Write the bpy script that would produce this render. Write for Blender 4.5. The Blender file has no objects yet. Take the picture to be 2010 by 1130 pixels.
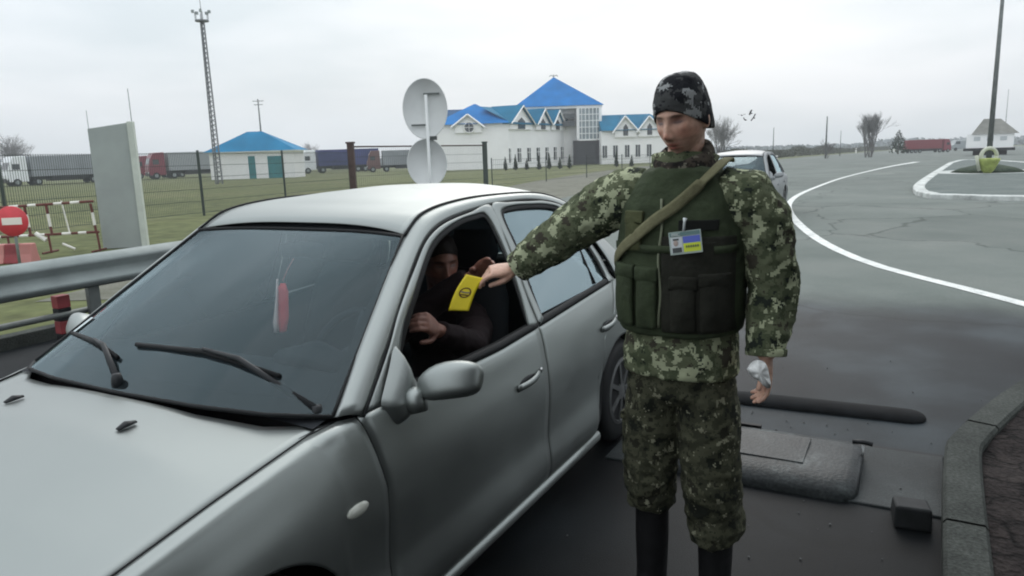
import bpy, bmesh, math, random
import numpy as np
from mathutils import Vector, Matrix, noise
from mathutils.bvhtree import BVHTree

random.seed(7)
SC = bpy.context.scene
COL = SC.collection
R = math.radians

# ------------------------------------------------------------------ camera
CAM = Vector((-1.1316, -2.1893, 1.6666))
YAW, PITCH, ROLL, FPX = R(28.55), R(10.649), R(1.881), 1439.5
cam_d = bpy.data.cameras.new('camera')
cam = bpy.data.objects.new('camera', cam_d)
COL.objects.link(cam)
SC.camera = cam
cam_d.sensor_width = 36.0
cam_d.lens = FPX / 2010.0 * 36.0
cam_d.clip_start = 0.02
cam_d.clip_end = 6000
FW = Vector((math.cos(YAW) * math.cos(PITCH), math.sin(YAW) * math.cos(PITCH), -math.sin(PITCH)))
_r = Vector((math.sin(YAW), -math.cos(YAW), 0))
_d = FW.cross(_r)
RT = _r * math.cos(ROLL) + _d * math.sin(ROLL)
DN = _d * math.cos(ROLL) - _r * math.sin(ROLL)
M = Matrix((RT, -DN, -FW)).transposed().to_4x4()
M.translation = CAM
cam.matrix_world = M
FH = Vector((math.cos(YAW), math.sin(YAW), 0))      # level view direction
RH = Vector((math.sin(YAW), -math.cos(YAW), 0))     # level right direction

# ------------------------------------------------------------------ sky, sun, exposure
SUN_EL, SUN_AZ = R(33), R(22)      # azimuth measured from +x towards +y
w = bpy.data.worlds.new('World'); SC.world = w; w.use_nodes = True
nt = w.node_tree; nt.nodes.clear()
def N(nt, t, **k):
    n = nt.nodes.new(t)
    for a, b in k.items():
        setattr(n, a, b)
    return n
def LK(nt, a, b): nt.links.new(a, b)
out = N(nt, 'ShaderNodeOutputWorld'); bg = N(nt, 'ShaderNodeBackground')
bg.inputs['Strength'].default_value = 0.1
sky = N(nt, 'ShaderNodeTexSky', sky_type='NISHITA')
sky.sun_disc = False; sky.sun_elevation = SUN_EL; sky.sun_rotation = R(90) - SUN_AZ
sky.air_density = 1.0; sky.dust_density = 4.0
tc = N(nt, 'ShaderNodeTexCoord')
sep = N(nt, 'ShaderNodeSeparateXYZ'); LK(nt, tc.outputs['Generated'], sep.inputs[0])
# overcast deck: brighter towards the zenith (CIE overcast sky), soft low cloud bands
mp = N(nt, 'ShaderNodeMapping'); mp.inputs['Scale'].default_value = (1.3, 1.3, 5.0)
LK(nt, tc.outputs['Generated'], mp.inputs[0])
nz = N(nt, 'ShaderNodeTexNoise'); nz.inputs['Scale'].default_value = 1.7; nz.inputs['Detail'].default_value = 4
nz.inputs['Roughness'].default_value = 0.5; nz.inputs['Distortion'].default_value = 0.1
LK(nt, mp.outputs[0], nz.inputs['Vector'])
cr = N(nt, 'ShaderNodeValToRGB')
cr.color_ramp.elements[0].position = 0.30; cr.color_ramp.elements[0].color = (.55, .615, .655, 1)
cr.color_ramp.elements[1].position = 0.64; cr.color_ramp.elements[1].color = (.80, .825, .86, 1)
LK(nt, nz.outputs['Fac'], cr.inputs['Fac'])
mx = N(nt, 'ShaderNodeMath', operation='MAXIMUM'); mx.inputs[1].default_value = 0; LK(nt, sep.outputs['Z'], mx.inputs[0])
ma = N(nt, 'ShaderNodeMath', operation='MULTIPLY_ADD'); ma.inputs[1].default_value = 7.5; ma.inputs[2].default_value = 9.4
LK(nt, mx.outputs[0], ma.inputs[0])
mu = N(nt, 'ShaderNodeVectorMath', operation='SCALE'); LK(nt, cr.outputs[0], mu.inputs[0]); LK(nt, ma.outputs[0], mu.inputs['Scale'])
mix = N(nt, 'ShaderNodeMix', data_type='RGBA'); mix.inputs['Factor'].default_value = 0.93
LK(nt, sky.outputs[0], mix.inputs['A']); LK(nt, mu.outputs[0], mix.inputs['B'])
LK(nt, mix.outputs['Result'], bg.inputs['Color']); LK(nt, bg.outputs[0], out.inputs[0])

sd = bpy.data.lights.new('sun', 'SUN'); sd.energy = 0.8; sd.angle = R(38); sd.color = (1, .97, .93)
so = bpy.data.objects.new('sun', sd); COL.objects.link(so)
sdir = Vector((math.cos(SUN_EL) * math.cos(SUN_AZ), math.cos(SUN_EL) * math.sin(SUN_AZ), math.sin(SUN_EL)))
so.rotation_euler = sdir.to_track_quat('Z', 'Y').to_euler(); so.location = (0, 0, 50)

SC.view_settings.view_transform = 'Standard'; SC.view_settings.look = 'None'
SC.view_settings.gamma = 1; SC.view_settings.exposure = 0.42
SC.view_settings.use_curve_mapping = False
SC.cycles.filter_width = 2.0
SC.cycles.max_bounces = 8; SC.cycles.transparent_max_bounces = 16

# ------------------------------------------------------------------ terrain and placing
def terr_d(D):
    t = min(D, 420) - 15
    z = -0.0115 * (t + math.sqrt(t * t + 20)) / 2
    return z + 0.0115 * (-15 + math.sqrt(245)) / 2
def terr(x, y):
    return terr_d((x - CAM.x) * FH.x + (y - CAM.y) * FH.y)
def ray(px, py):
    return (RT * ((px - 1005) / FPX) + DN * ((py - 565) / FPX) + FW)
def atD(px, py, D):
    d = ray(px, py); return CAM + d * (D / d.dot(FH))
def gp(px, py):
    """where the line of sight through a spot of the photograph meets the terrain"""
    d = ray(px, py); lo, hi = 0.5, 3000.0
    k = d / d.dot(FH)
    for _ in range(60):
        m = (lo + hi) / 2; p = CAM + k * m
        if p.z > terr_d(m): lo = m
        else: hi = m
    p = CAM + k * lo
    return Vector((p.x, p.y, terr_d(lo)))
def DL(p):
    v = Vector(p) - CAM; return v.dot(FH), v.dot(RH)
def fromDL(D, L, z=None):
    p = CAM + FH * D + RH * L
    return Vector((p.x, p.y, terr_d(D) if z is None else z))

# ------------------------------------------------------------------ materials
MATS = {}
def mat(name, col, rough=.7, metal=0.0, spec=None, noise_amt=0.0, nscale=20.0, bump=0.0, bscale=None, emit=None, sss=0.0, alpha=None, coat=0.0):
    if name in MATS: return MATS[name]
    m = bpy.data.materials.new(name); m.use_nodes = True
    nt = m.node_tree; b = nt.nodes['Principled BSDF']
    b.inputs['Base Color'].default_value = (*col, 1); b.inputs['Roughness'].default_value = rough
    b.inputs['Metallic'].default_value = metal
    if spec is None and rough >= .6 and not metal: spec = .22
    if spec is not None: b.inputs['Specular IOR Level'].default_value = spec
    if coat: b.inputs['Coat Weight'].default_value = coat; b.inputs['Coat Roughness'].default_value = .12
    if sss:
        b.inputs['Subsurface Weight'].default_value = sss; b.inputs['Subsurface Radius'].default_value = (.01, .004, .002)
        b.inputs['Subsurface Scale'].default_value = 1
    tcn = N(nt, 'ShaderNodeTexCoord')
    if noise_amt:
        n = N(nt, 'ShaderNodeTexNoise'); n.inputs['Scale'].default_value = nscale; n.inputs['Detail'].default_value = 6
        n.inputs['Roughness'].default_value = .6
        LK(nt, tcn.outputs['Object'], n.inputs['Vector'])
        r = N(nt, 'ShaderNodeValToRGB')
        lo = tuple(max(0, c * (1 - noise_amt)) for c in col); hi = tuple(min(1, c * (1 + noise_amt)) for c in col)
        r.color_ramp.elements[0].position = .3; r.color_ramp.elements[0].color = (*lo, 1)
        r.color_ramp.elements[1].position = .7; r.color_ramp.elements[1].color = (*hi, 1)
        LK(nt, n.outputs['Fac'], r.inputs['Fac']); LK(nt, r.outputs[0], b.inputs['Base Color'])
    if bump:
        n2 = N(nt, 'ShaderNodeTexNoise'); n2.inputs['Scale'].default_value = bscale or nscale * 3; n2.inputs['Detail'].default_value = 6
        LK(nt, tcn.outputs['Object'], n2.inputs['Vector'])
        bp = N(nt, 'ShaderNodeBump'); bp.inputs['Strength'].default_value = bump; bp.inputs['Distance'].default_value = .01
        LK(nt, n2.outputs['Fac'], bp.inputs['Height']); LK(nt, bp.outputs[0], b.inputs['Normal'])
    MATS[name] = m
    return m

def ramp(nt, stops, interp='LINEAR'):
    r = N(nt, 'ShaderNodeValToRGB'); r.color_ramp.interpolation = interp
    els = r.color_ramp.elements
    while len(els) < len(stops): els.new(.5)
    for e, (p, c) in zip(els, stops):
        e.position = p; e.color = (*c, 1)
    return r

def camo(name, cols, scale=9.0, snap=.011, stops=(.40, .5, .60), light=.60, rough=.95, sat=None):
    """small-pixel camouflage print: three blotch layers on a snapped grid"""
    m = bpy.data.materials.new(name); m.use_nodes = True; nt = m.node_tree; b = nt.nodes['Principled BSDF']
    b.inputs['Roughness'].default_value = rough; b.inputs['Specular IOR Level'].default_value = .15
    tcn = N(nt, 'ShaderNodeTexCoord')
    sn = N(nt, 'ShaderNodeVectorMath', operation='SNAP'); sn.inputs[1].default_value = (snap,) * 3
    LK(nt, tcn.outputs['Object'], sn.inputs[0])
    n1 = N(nt, 'ShaderNodeTexNoise'); n1.inputs['Scale'].default_value = scale; n1.inputs['Detail'].default_value = 4; n1.inputs['Roughness'].default_value = .62
    LK(nt, sn.outputs[0], n1.inputs['Vector'])
    r1 = ramp(nt, [(0, cols[0]), (stops[0], cols[1]), (stops[1], cols[2]), (stops[2], cols[3])], 'CONSTANT')
    LK(nt, n1.outputs['Fac'], r1.inputs['Fac'])
    mp = N(nt, 'ShaderNodeMapping'); mp.inputs['Location'].default_value = (7.3, 2.1, 4.4); LK(nt, sn.outputs[0], mp.inputs[0])
    n2 = N(nt, 'ShaderNodeTexNoise'); n2.inputs['Scale'].default_value = scale * 1.5; n2.inputs['Detail'].default_value = 4
    n2.inputs['Roughness'].default_value = .65
    LK(nt, mp.outputs[0], n2.inputs['Vector'])
    r2 = ramp(nt, [(0, (0, 0, 0)), (light, (1, 1, 1))], 'CONSTANT'); LK(nt, n2.outputs['Fac'], r2.inputs['Fac'])
    mix = N(nt, 'ShaderNodeMix', data_type='RGBA'); LK(nt, r2.outputs[0], mix.inputs['Factor'])
    LK(nt, r1.outputs[0], mix.inputs['A']); mix.inputs['B'].default_value = (*cols[4], 1)
    LK(nt, mix.outputs['Result'], b.inputs['Base Color'])
    n3 = N(nt, 'ShaderNodeTexNoise'); n3.inputs['Scale'].default_value = 30; n3.inputs['Detail'].default_value = 5; LK(nt, tcn.outputs['Object'], n3.inputs['Vector'])
    bp = N(nt, 'ShaderNodeBump'); bp.inputs['Strength'].default_value = .5; bp.inputs['Distance'].default_value = .012
    LK(nt, n3.outputs['Fac'], bp.inputs['Height']); LK(nt, bp.outputs[0], b.inputs['Normal'])
    return m

def glass_mat(name, tint, fres_ior=1.55, base_refl=.03, dirt=.05, dirtcol=(.5, .55, .55), rough=.03):
    m = bpy.data.materials.new(name); m.use_nodes = True; nt = m.node_tree; nt.nodes.clear()
    o = N(nt, 'ShaderNodeOutputMaterial'); tr = N(nt, 'ShaderNodeBsdfTransparent'); tr.inputs[0].default_value = (*tint, 1)
    gl = N(nt, 'ShaderNodeBsdfGlossy'); gl.inputs['Roughness'].default_value = rough; gl.inputs[0].default_value = (.70, .87, .93, 1)
    fr = N(nt, 'ShaderNodeFresnel'); fr.inputs[0].default_value = fres_ior
    ad = N(nt, 'ShaderNodeMath', operation='ADD'); ad.inputs[1].default_value = base_refl; LK(nt, fr.outputs[0], ad.inputs[0])
    ad.use_clamp = True
    m1 = N(nt, 'ShaderNodeMixShader'); LK(nt, ad.outputs[0], m1.inputs[0]); LK(nt, tr.outputs[0], m1.inputs[1]); LK(nt, gl.outputs[0], m1.inputs[2])
    df = N(nt, 'ShaderNodeBsdfDiffuse'); df.inputs[0].default_value = (*dirtcol, 1)
    tcn = N(nt, 'ShaderNodeTexCoord'); n = N(nt, 'ShaderNodeTexNoise'); n.inputs['Scale'].default_value = 3; n.inputs['Detail'].default_value = 5
    LK(nt, tcn.outputs['Object'], n.inputs['Vector'])
    mm = N(nt, 'ShaderNodeMath', operation='MULTIPLY'); mm.inputs[1].default_value = dirt * 2; LK(nt, n.outputs['Fac'], mm.inputs[0])
    m2 = N(nt, 'ShaderNodeMixShader'); LK(nt, mm.outputs[0], m2.inputs[0]); LK(nt, m1.outputs[0], m2.inputs[1]); LK(nt, df.outputs[0], m2.inputs[2])
    LK(nt, m2.outputs[0], o.inputs[0])
    return m

# ------------------------------------------------------------------ mesh helpers
def link_obj(name, me, m=None, parent=None, smooth=False):
    o = bpy.data.objects.new(name, me); COL.objects.link(o)
    if m is not None and len(me.materials) == 0: me.materials.append(m)
    if smooth:
        me.polygons.foreach_set('use_smooth', [True] * len(me.polygons))
    if parent is not None: o.parent = parent
    return o
def tag(o, label=None, cat=None, group=None, kind=None):
    if label: o['label'] = label
    if cat: o['category'] = cat
    if group: o['group'] = group
    if kind: o['kind'] = kind
    return o
def thing(name, label, cat, loc=(0, 0, 0), rz=0.0, group=None):
    o = bpy.data.objects.new(name, None); COL.objects.link(o); o.location = loc; o.rotation_euler = (0, 0, rz)
    o.empty_display_size = .2
    return tag(o, label, cat, group)
def copy_tree(o, parent=None):
    c = o.copy(); COL.objects.link(c); c.parent = parent
    for ch in list(o.children): copy_tree(ch, c)
    return c

class MB:
    """collects shapes, builds ONE mesh object"""
    def __init__(s): s.v = []; s.f = []; s.mi = []
    def add(s, vs, fs, mi=0):
        b = len(s.v); s.v += [tuple(v) for v in vs]; s.f += [tuple(i + b for i in f) for f in fs]; s.mi += [mi] * len(fs); return s
    def box(s, c, sz, rz=0, mi=0, rot=None):
        x, y, z = sz[0] / 2, sz[1] / 2, sz[2] / 2
        vs = [Vector((a, b, d)) for a in (-x, x) for b in (-y, y) for d in (-z, z)]
        Rm = rot if rot is not None else Matrix.Rotation(rz, 3, 'Z')
        vs = [Rm @ v + Vector(c) for v in vs]
        return s.add(vs, [(0, 1, 3, 2), (4, 6, 7, 5), (0, 4, 5, 1), (2, 3, 7, 6), (0, 2, 6, 4), (1, 5, 7, 3)], mi)
    def b2(s, p, q, mi=0):
        return s.box(((p[0] + q[0]) / 2, (p[1] + q[1]) / 2, (p[2] + q[2]) / 2), (abs(q[0] - p[0]), abs(q[1] - p[1]), abs(q[2] - p[2])), 0, mi)
    def tube(s, pts, r, n=10, mi=0, caps=True):
        pts = [Vector(p) for p in pts]; rr = r if isinstance(r, (list, tuple)) else [r] * len(pts)
        rr = [(a, a) if not isinstance(a, (list, tuple)) else a for a in rr]
        return s.loft(pts, rr, n, mi, caps)
    def loft(s, pts, rad, n=16, mi=0, caps=True, up=None, power=2.0):
        """elliptic sections along a path; rad = (half width along side, half width along up)"""
        pts = [Vector(p) for p in pts]; k = len(pts); rings = []
        t0 = (pts[1] - pts[0]).normalized()
        u = Vector(up) if up is not None else (Vector((0, 0, 1)) if abs(t0.z) < .9 else Vector((0, 1, 0)))
        for i in range(k):
            t = (pts[min(i + 1, k - 1)] - pts[max(i - 1, 0)]).normalized()
            u = (u - t * u.dot(t)).normalized(); sd = t.cross(u)
            a, b = rad[i]; ring = []
            for j in range(n):
                th = 2 * math.pi * j / n; cx, sx = math.cos(th), math.sin(th)
                e = 2.0 / power
                ring.append(pts[i] + sd * (a * math.copysign(abs(cx) ** e, cx)) + u * (b * math.copysign(abs(sx) ** e, sx)))
            rings.append(ring)
        vs = [p for r_ in rings for p in r_]; fs = []
        for i in range(k - 1):
            for j in range(n):
                a = i * n + j; b = i * n + (j + 1) % n; fs.append((a, b, b + n, a + n))
        if caps:
            fs.append(tuple(reversed(range(n)))); fs.append(tuple((k - 1) * n + j for j in range(n)))
        return s.add(vs, fs, mi)
    def ell(s, c, r, rot=None, nu=20, nv=12, mi=0):
        vs = []; fs = []
        Rm = rot if rot is not None else Matrix.Identity(3)
        for i in range(1, nv):
            ph = math.pi * i / nv
            for j in range(nu):
                th = 2 * math.pi * j / nu
                vs.append(Rm @ Vector((r[0] * math.sin(ph) * math.cos(th), r[1] * math.sin(ph) * math.sin(th), r[2] * math.cos(ph))) + Vector(c))
        top = len(vs); vs.append(Rm @ Vector((0, 0, r[2])) + Vector(c)); vs.append(Rm @ Vector((0, 0, -r[2])) + Vector(c))
        for i in range(nv - 2):
            for j in range(nu):
                a = i * nu + j; b = i * nu + (j + 1) % nu; fs.append((a, a + nu, b + nu, b))
        for j in range(nu):
            fs.append((top, j, (j + 1) % nu)); fs.append((top + 1, (nv - 2) * nu + (j + 1) % nu, (nv - 2) * nu + j))
        return s.add(vs, fs, mi)
    def lathe(s, prof, c=(0, 0, 0), rot=None, n=24, mi=0):
        vs = []; fs = []; Rm = rot if rot is not None else Matrix.Identity(3)
        for r_, z in prof:
            for j in range(n):
                th = 2 * math.pi * j / n; vs.append(Rm @ Vector((r_ * math.cos(th), r_ * math.sin(th), z)) + Vector(c))
        for i in range(len(prof) - 1):
            for j in range(n):
                a = i * n + j; b = i * n + (j + 1) % n; fs.append((a, b, b + n, a + n))
        if prof[0][0] > 0: fs.append(tuple(reversed(range(n))))
        if prof[-1][0] > 0: fs.append(tuple((len(prof) - 1) * n + j for j in range(n)))
        return s.add(vs, fs, mi)
    def grid(s, rows, mi=0, flip=False):
        nr, nc = len(rows), len(rows[0]); fs = []
        for i in range(nr - 1):
            for j in range(nc - 1):
                a = i * nc + j; f = (a, a + 1, a + nc + 1, a + nc); fs.append(f[::-1] if flip else f)
        return s.add([p for r_ in rows for p in r_], fs, mi)
    def prism(s, poly, off, mi=0):
        """polygon (3D points) extruded by vector off"""
        n = len(poly); o = Vector(off)
        vs = [Vector(p) for p in poly] + [Vector(p) + o for p in poly]
        fs = [tuple(range(n)), tuple(reversed(range(n, 2 * n)))] + [(i, i + n, (i + 1) % n + n, (i + 1) % n) for i in range(n)]
        return s.add(vs, fs, mi)
    def mesh(s, name):
        me = bpy.data.meshes.new(name); me.from_pydata(s.v, [], s.f); me.update()
        bm = bmesh.new(); bm.from_mesh(me); bmesh.ops.recalc_face_normals(bm, faces=bm.faces)
        bm.to_mesh(me); bm.free(); return me
    def build(s, name, m, parent=None, smooth=False, bevel=0, solid=0, sub=0, seg=2):
        me = bpy.data.meshes.new(name); me.from_pydata(s.v, [], s.f)
        ms = m if isinstance(m, (list, tuple)) else [m]
        for k in ms: me.materials.append(k)
        if len(ms) > 1: me.polygons.foreach_set('material_index', s.mi)
        me.update()
        bm = bmesh.new(); bm.from_mesh(me)
        bmesh.ops.recalc_face_normals(bm, faces=bm.faces); bm.to_mesh(me); bm.free()
        o = link_obj(name, me, None, parent, smooth)
        if solid:
            md = o.modifiers.new('s', 'SOLIDIFY'); md.thickness = solid; md.offset = 0
        if bevel:
            md = o.modifiers.new('b', 'BEVEL'); md.width = bevel; md.segments = seg; md.limit_method = 'ANGLE'; md.angle_limit = R(40)
            md.harden_normals = False
        if sub:
            md = o.modifiers.new('u', 'SUBSURF'); md.levels = sub; md.render_levels = sub
        return o

def crom(pts, n):
    """Catmull-Rom resample of a polyline to n points (even in chord length)"""
    P = np.array(pts, float); d = np.r_[0, np.cumsum(np.linalg.norm(np.diff(P, axis=0), axis=1))]
    t = np.linspace(0, d[-1], n); out_ = []
    m = np.zeros_like(P)
    for i in range(len(P)):
        a, b = max(i - 1, 0), min(i + 1, len(P) - 1)
        m[i] = (P[b] - P[a]) / (d[b] - d[a])
    for x in t:
        i = min(max(np.searchsorted(d, x) - 1, 0), len(P) - 2); h = d[i + 1] - d[i]; u = (x - d[i]) / h
        out_.append((2 * u**3 - 3 * u**2 + 1) * P[i] + (u**3 - 2 * u**2 + u) * h * m[i] + (-2 * u**3 + 3 * u**2) * P[i + 1] + (u**3 - u**2) * h * m[i + 1])
    return [Vector(p) for p in out_]
def lin(xs, ys):
    return lambda x: float(np.interp(x, xs, ys))

def remesh(mb, name, voxel, smooth_it=3, fold=None, m=None, parent=None):
    """fuse overlapping closed shapes into one continuous skin"""
    me = mb.mesh(name + '_tmp'); o = bpy.data.objects.new(name, me); COL.objects.link(o)
    md = o.modifiers.new('r', 'REMESH'); md.mode = 'VOXEL'; md.voxel_size = voxel; md.use_smooth_shade = True
    dg = bpy.context.evaluated_depsgraph_get(); ev = o.evaluated_get(dg)
    nm = bpy.data.meshes.new_from_object(ev); nm.name = name
    bpy.data.objects.remove(o); bpy.data.meshes.remove(me)
    nv = len(nm.vertices); co = np.empty(nv * 3); nm.vertices.foreach_get('co', co); co = co.reshape(-1, 3)
    ne = len(nm.edges); ed = np.empty(ne * 2, int); nm.edges.foreach_get('vertices', ed); ed = ed.reshape(-1, 2)
    deg = np.bincount(ed.ravel(), minlength=nv).astype(float)[:, None]; deg[deg == 0] = 1
    for k in range(smooth_it):
        s = np.zeros_like(co); np.add.at(s, ed[:, 0], co[ed[:, 1]]); np.add.at(s, ed[:, 1], co[ed[:, 0]])
        lam = .6 if k % 2 == 0 else .45
        co = co + lam * (s / deg - co)
    nm.vertices.foreach_set('co', co.ravel()); nm.update()
    if fold:
        nr = np.empty(nv * 3); nm.vertices.foreach_get('normal', nr); nr = nr.reshape(-1, 3)
        dsp = np.array([fold(Vector(c)) for c in co])[:, None]
        co = co + nr * dsp; nm.vertices.foreach_set('co', co.ravel()); nm.update()
    nm.polygons.foreach_set('use_smooth', [True] * len(nm.polygons))
    nm.materials.clear()
    o = link_obj(name, nm, m, parent, True)
    return o
def ridge(p, sc, off=0):
    return 1 - abs(noise.noise(Vector((p.x * sc[0] + off, p.y * sc[1] + off, p.z * sc[2] - off)))) * 2
# ------------------------------------------------------------------ shared materials
M_BLACK = mat('black_rubber', (.010, .011, .012), .6, spec=.2)
M_DARK = mat('dark_plastic', (.018, .020, .022), .5, spec=.3)
M_INT = mat('interior_grey', (.022, .025, .029), .8)
M_INTD = mat('interior_dark', (.012, .011, .012), .9)
M_WSG = glass_mat('windshield_glass', (.70, .79, .81), 1.55, .0, .010, (.34, .42, .44), .0)
M_SIDEG = glass_mat('side_glass', (.40, .50, .53), 1.7, .22, .08, (.45, .55, .56), .02)
M_CHROME = mat('bare_steel', (.55, .56, .56), .3, 1.0)
M_PLASTW = mat('white_plastic', (.75, .76, .76), .5)

def paint(name, col, metal=.75, rough=.36):
    m = bpy.data.materials.new(name); m.use_nodes = True; nt = m.node_tree; b = nt.nodes['Principled BSDF']
    b.inputs['Metallic'].default_value = metal; b.inputs['Roughness'].default_value = rough
    b.inputs['Coat Weight'].default_value = .08; b.inputs['Coat Roughness'].default_value = .09
    tcn = N(nt, 'ShaderNodeTexCoord'); n = N(nt, 'ShaderNodeTexNoise'); n.inputs['Scale'].default_value = 2.2; n.inputs['Detail'].default_value = 7
    n.inputs['Roughness'].default_value = .7
    LK(nt, tcn.outputs['Object'], n.inputs['Vector'])
    r = ramp(nt, [(.3, tuple(c * .9 for c in col)), (.7, col)]); LK(nt, n.outputs['Fac'], r.inputs['Fac']); LK(nt, r.outputs[0], b.inputs['Base Color'])
    rr = ramp(nt, [(.3, (rough * .9,) * 3), (.75, (rough * 1.25,) * 3)]); LK(nt, n.outputs['Fac'], rr.inputs['Fac']); LK(nt, rr.outputs[0], b.inputs['Roughness'])
    f = N(nt, 'ShaderNodeTexNoise'); f.inputs['Scale'].default_value = 900; LK(nt, tcn.outputs['Object'], f.inputs['Vector'])
    bp = N(nt, 'ShaderNodeBump'); bp.inputs['Strength'].default_value = .06; bp.inputs['Distance'].default_value = .0006
    LK(nt, f.outputs['Fac'], bp.inputs['Height']); LK(nt, bp.outputs[0], b.inputs['Normal'])
    return m

# ------------------------------------------------------------------ saloon car
# car frame: x rearward from the front axle, y to the car's right, z up; the driver's side is y < 0
zb_f = lin([-.80, -.62, -.283, -.027, .295, .40, .47, 1.31, 1.66, 2.52, 2.75, 3.2, 3.43], [.60, .70, .796, .842, .893, .907, .906, .893, .905, .945, .955, .94, .90])
yt_f = lin([-.80, -.62, -.283, .30, .40, .47, 1.3, 2.5, 2.8, 3.2, 3.43], [.60, .68, .735, .742, .765, .797, .799, .785, .765, .70, .64])
wt_f = lin([-.82, -.7, -.45, -.1, .4, 2.2, 2.8, 3.2, 3.45], [.80, .88, .955, .99, 1.0, 1.0, .985, .95, .88])
def section(x):
    yt, zt, w_ = yt_f(x), zb_f(x), wt_f(x)
    if x < .47:
        k = min(1, (.47 - x) / .1)
    else: k = 0
    P = [(yt, zt)]
    P.append((yt + .012 + .03 * k, zt - .03 + .018 * k))
    y2 = max(.822 * w_, yt + .02)
    P += [(y2, zt - .10), (.838 * w_, min(.70, zt - .16)), (.842 * w_, .60 if zt > .72 else .52), (.833 * w_, .48), (.830 * w_, .41), (.838 * w_, .34), (.842 * w_, .28), (.828 * w_, .215), (.80 * w_, .175)]
    return P
def sec_curve(x, n=40):
    return crom([(0, y, z) for y, z in section(x)], n)
def side_pt(x, t):
    C = sec_curve(x, 40); f = t * 39; i = min(int(f), 38); u = f - i
    return C[i].lerp(C[i + 1], u)
ARCH = [(0.0, .30, .345), (2.68, .30, .345)]
def side_panel(xl, xr, sgn, nx=26, nz=30, off=0.0, z_stop=None):
    """xl/xr: functions of z giving front and rear seam"""
    rows = []
    for i in range(nx + 1):
        u = i / nx; row = []
        xm = xl(.5) * (1 - u) + xr(.5) * u
        for j in range(nz + 1):
            t = j / nz
            z0 = side_pt(xm, t).z
            x = xl(z0) * (1 - u) + xr(z0) * u
            row.append((x, t))
        # wheel arch: squeeze the column above the arch
        x_ = row[nz // 2][0]; za = 0
        for cx, cz, rr in ARCH:
            if abs(x_ - cx) < rr: za = max(za, cz + math.sqrt(rr * rr - (x_ - cx) ** 2))
        C = sec_curve(x_, 60); tmax = 1.0
        if za > C[-1].z:
            for q in range(59):
                if C[q].z >= za > C[q + 1].z: tmax = (q + (C[q].z - za) / (C[q].z - C[q + 1].z)) / 59
        pr = []
        for x, t in row:
            p = side_pt(x, t * tmax); pr.append((x, sgn * (p.y + off), p.z))
        rows.append(pr)
    mb = MB(); mb.grid(rows); return mb
SEAM_F = lin([.19, .367, .671, .782, .916], [.505, .511, .512, .489, .449])
UP = [(.394, .755, .92), (.72, .655, 1.15), (1.05, .557, 1.364), (1.18, .543, 1.432), (1.43, .537, 1.464), (1.78, .533, 1.467), (2.21, .535, 1.445), (2.50, .54, 1.385), (2.66, .56, 1.31), (2.88, .61, 1.14), (3.08, .66, .985)]
LO = [(.472, .80, .906), (.678, .737, 1.053), (.973, .644, 1.27), (1.106, .612, 1.355), (1.249, .592, 1.398), (1.473, .580, 1.424), (1.724, .575, 1.438), (2.134, .580, 1.421), (2.403, .607, 1.358), (2.56, .665, 1.20), (2.63, .735, 1.06), (2.65, .782, .952)]
WIN_F = [(.66, .775, .925), (.80, .728, 1.08), (.92, .692, 1.172), (1.114, .632, 1.305), (1.236, .612, 1.352), (1.391, .600, 1.384), (1.50, .597, 1.390), (1.575, .598, 1.388), (1.597, .633, 1.31), (1.602, .68, 1.20), (1.590, .74, 1.05), (1.575, .782, .935)]
WIN_R = [(1.718, .785, .945), (1.722, .73, 1.07), (1.735, .662, 1.24), (1.728, .600, 1.385), (1.80, .593, 1.400), (2.0, .592, 1.396), (2.246, .603, 1.372), (2.33, .616, 1.338), (2.43, .672, 1.21), (2.50, .728, 1.08), (2.53, .772, .975), (2.525, .785, .968)]
def gy(x, z): return .79 - (z - .93) * .43
def ws_edge(t):      # windshield outline curves
    return crom([(.394, .745, .922), (.72, .645, 1.152), (1.05, .547, 1.366)], 13)
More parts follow.
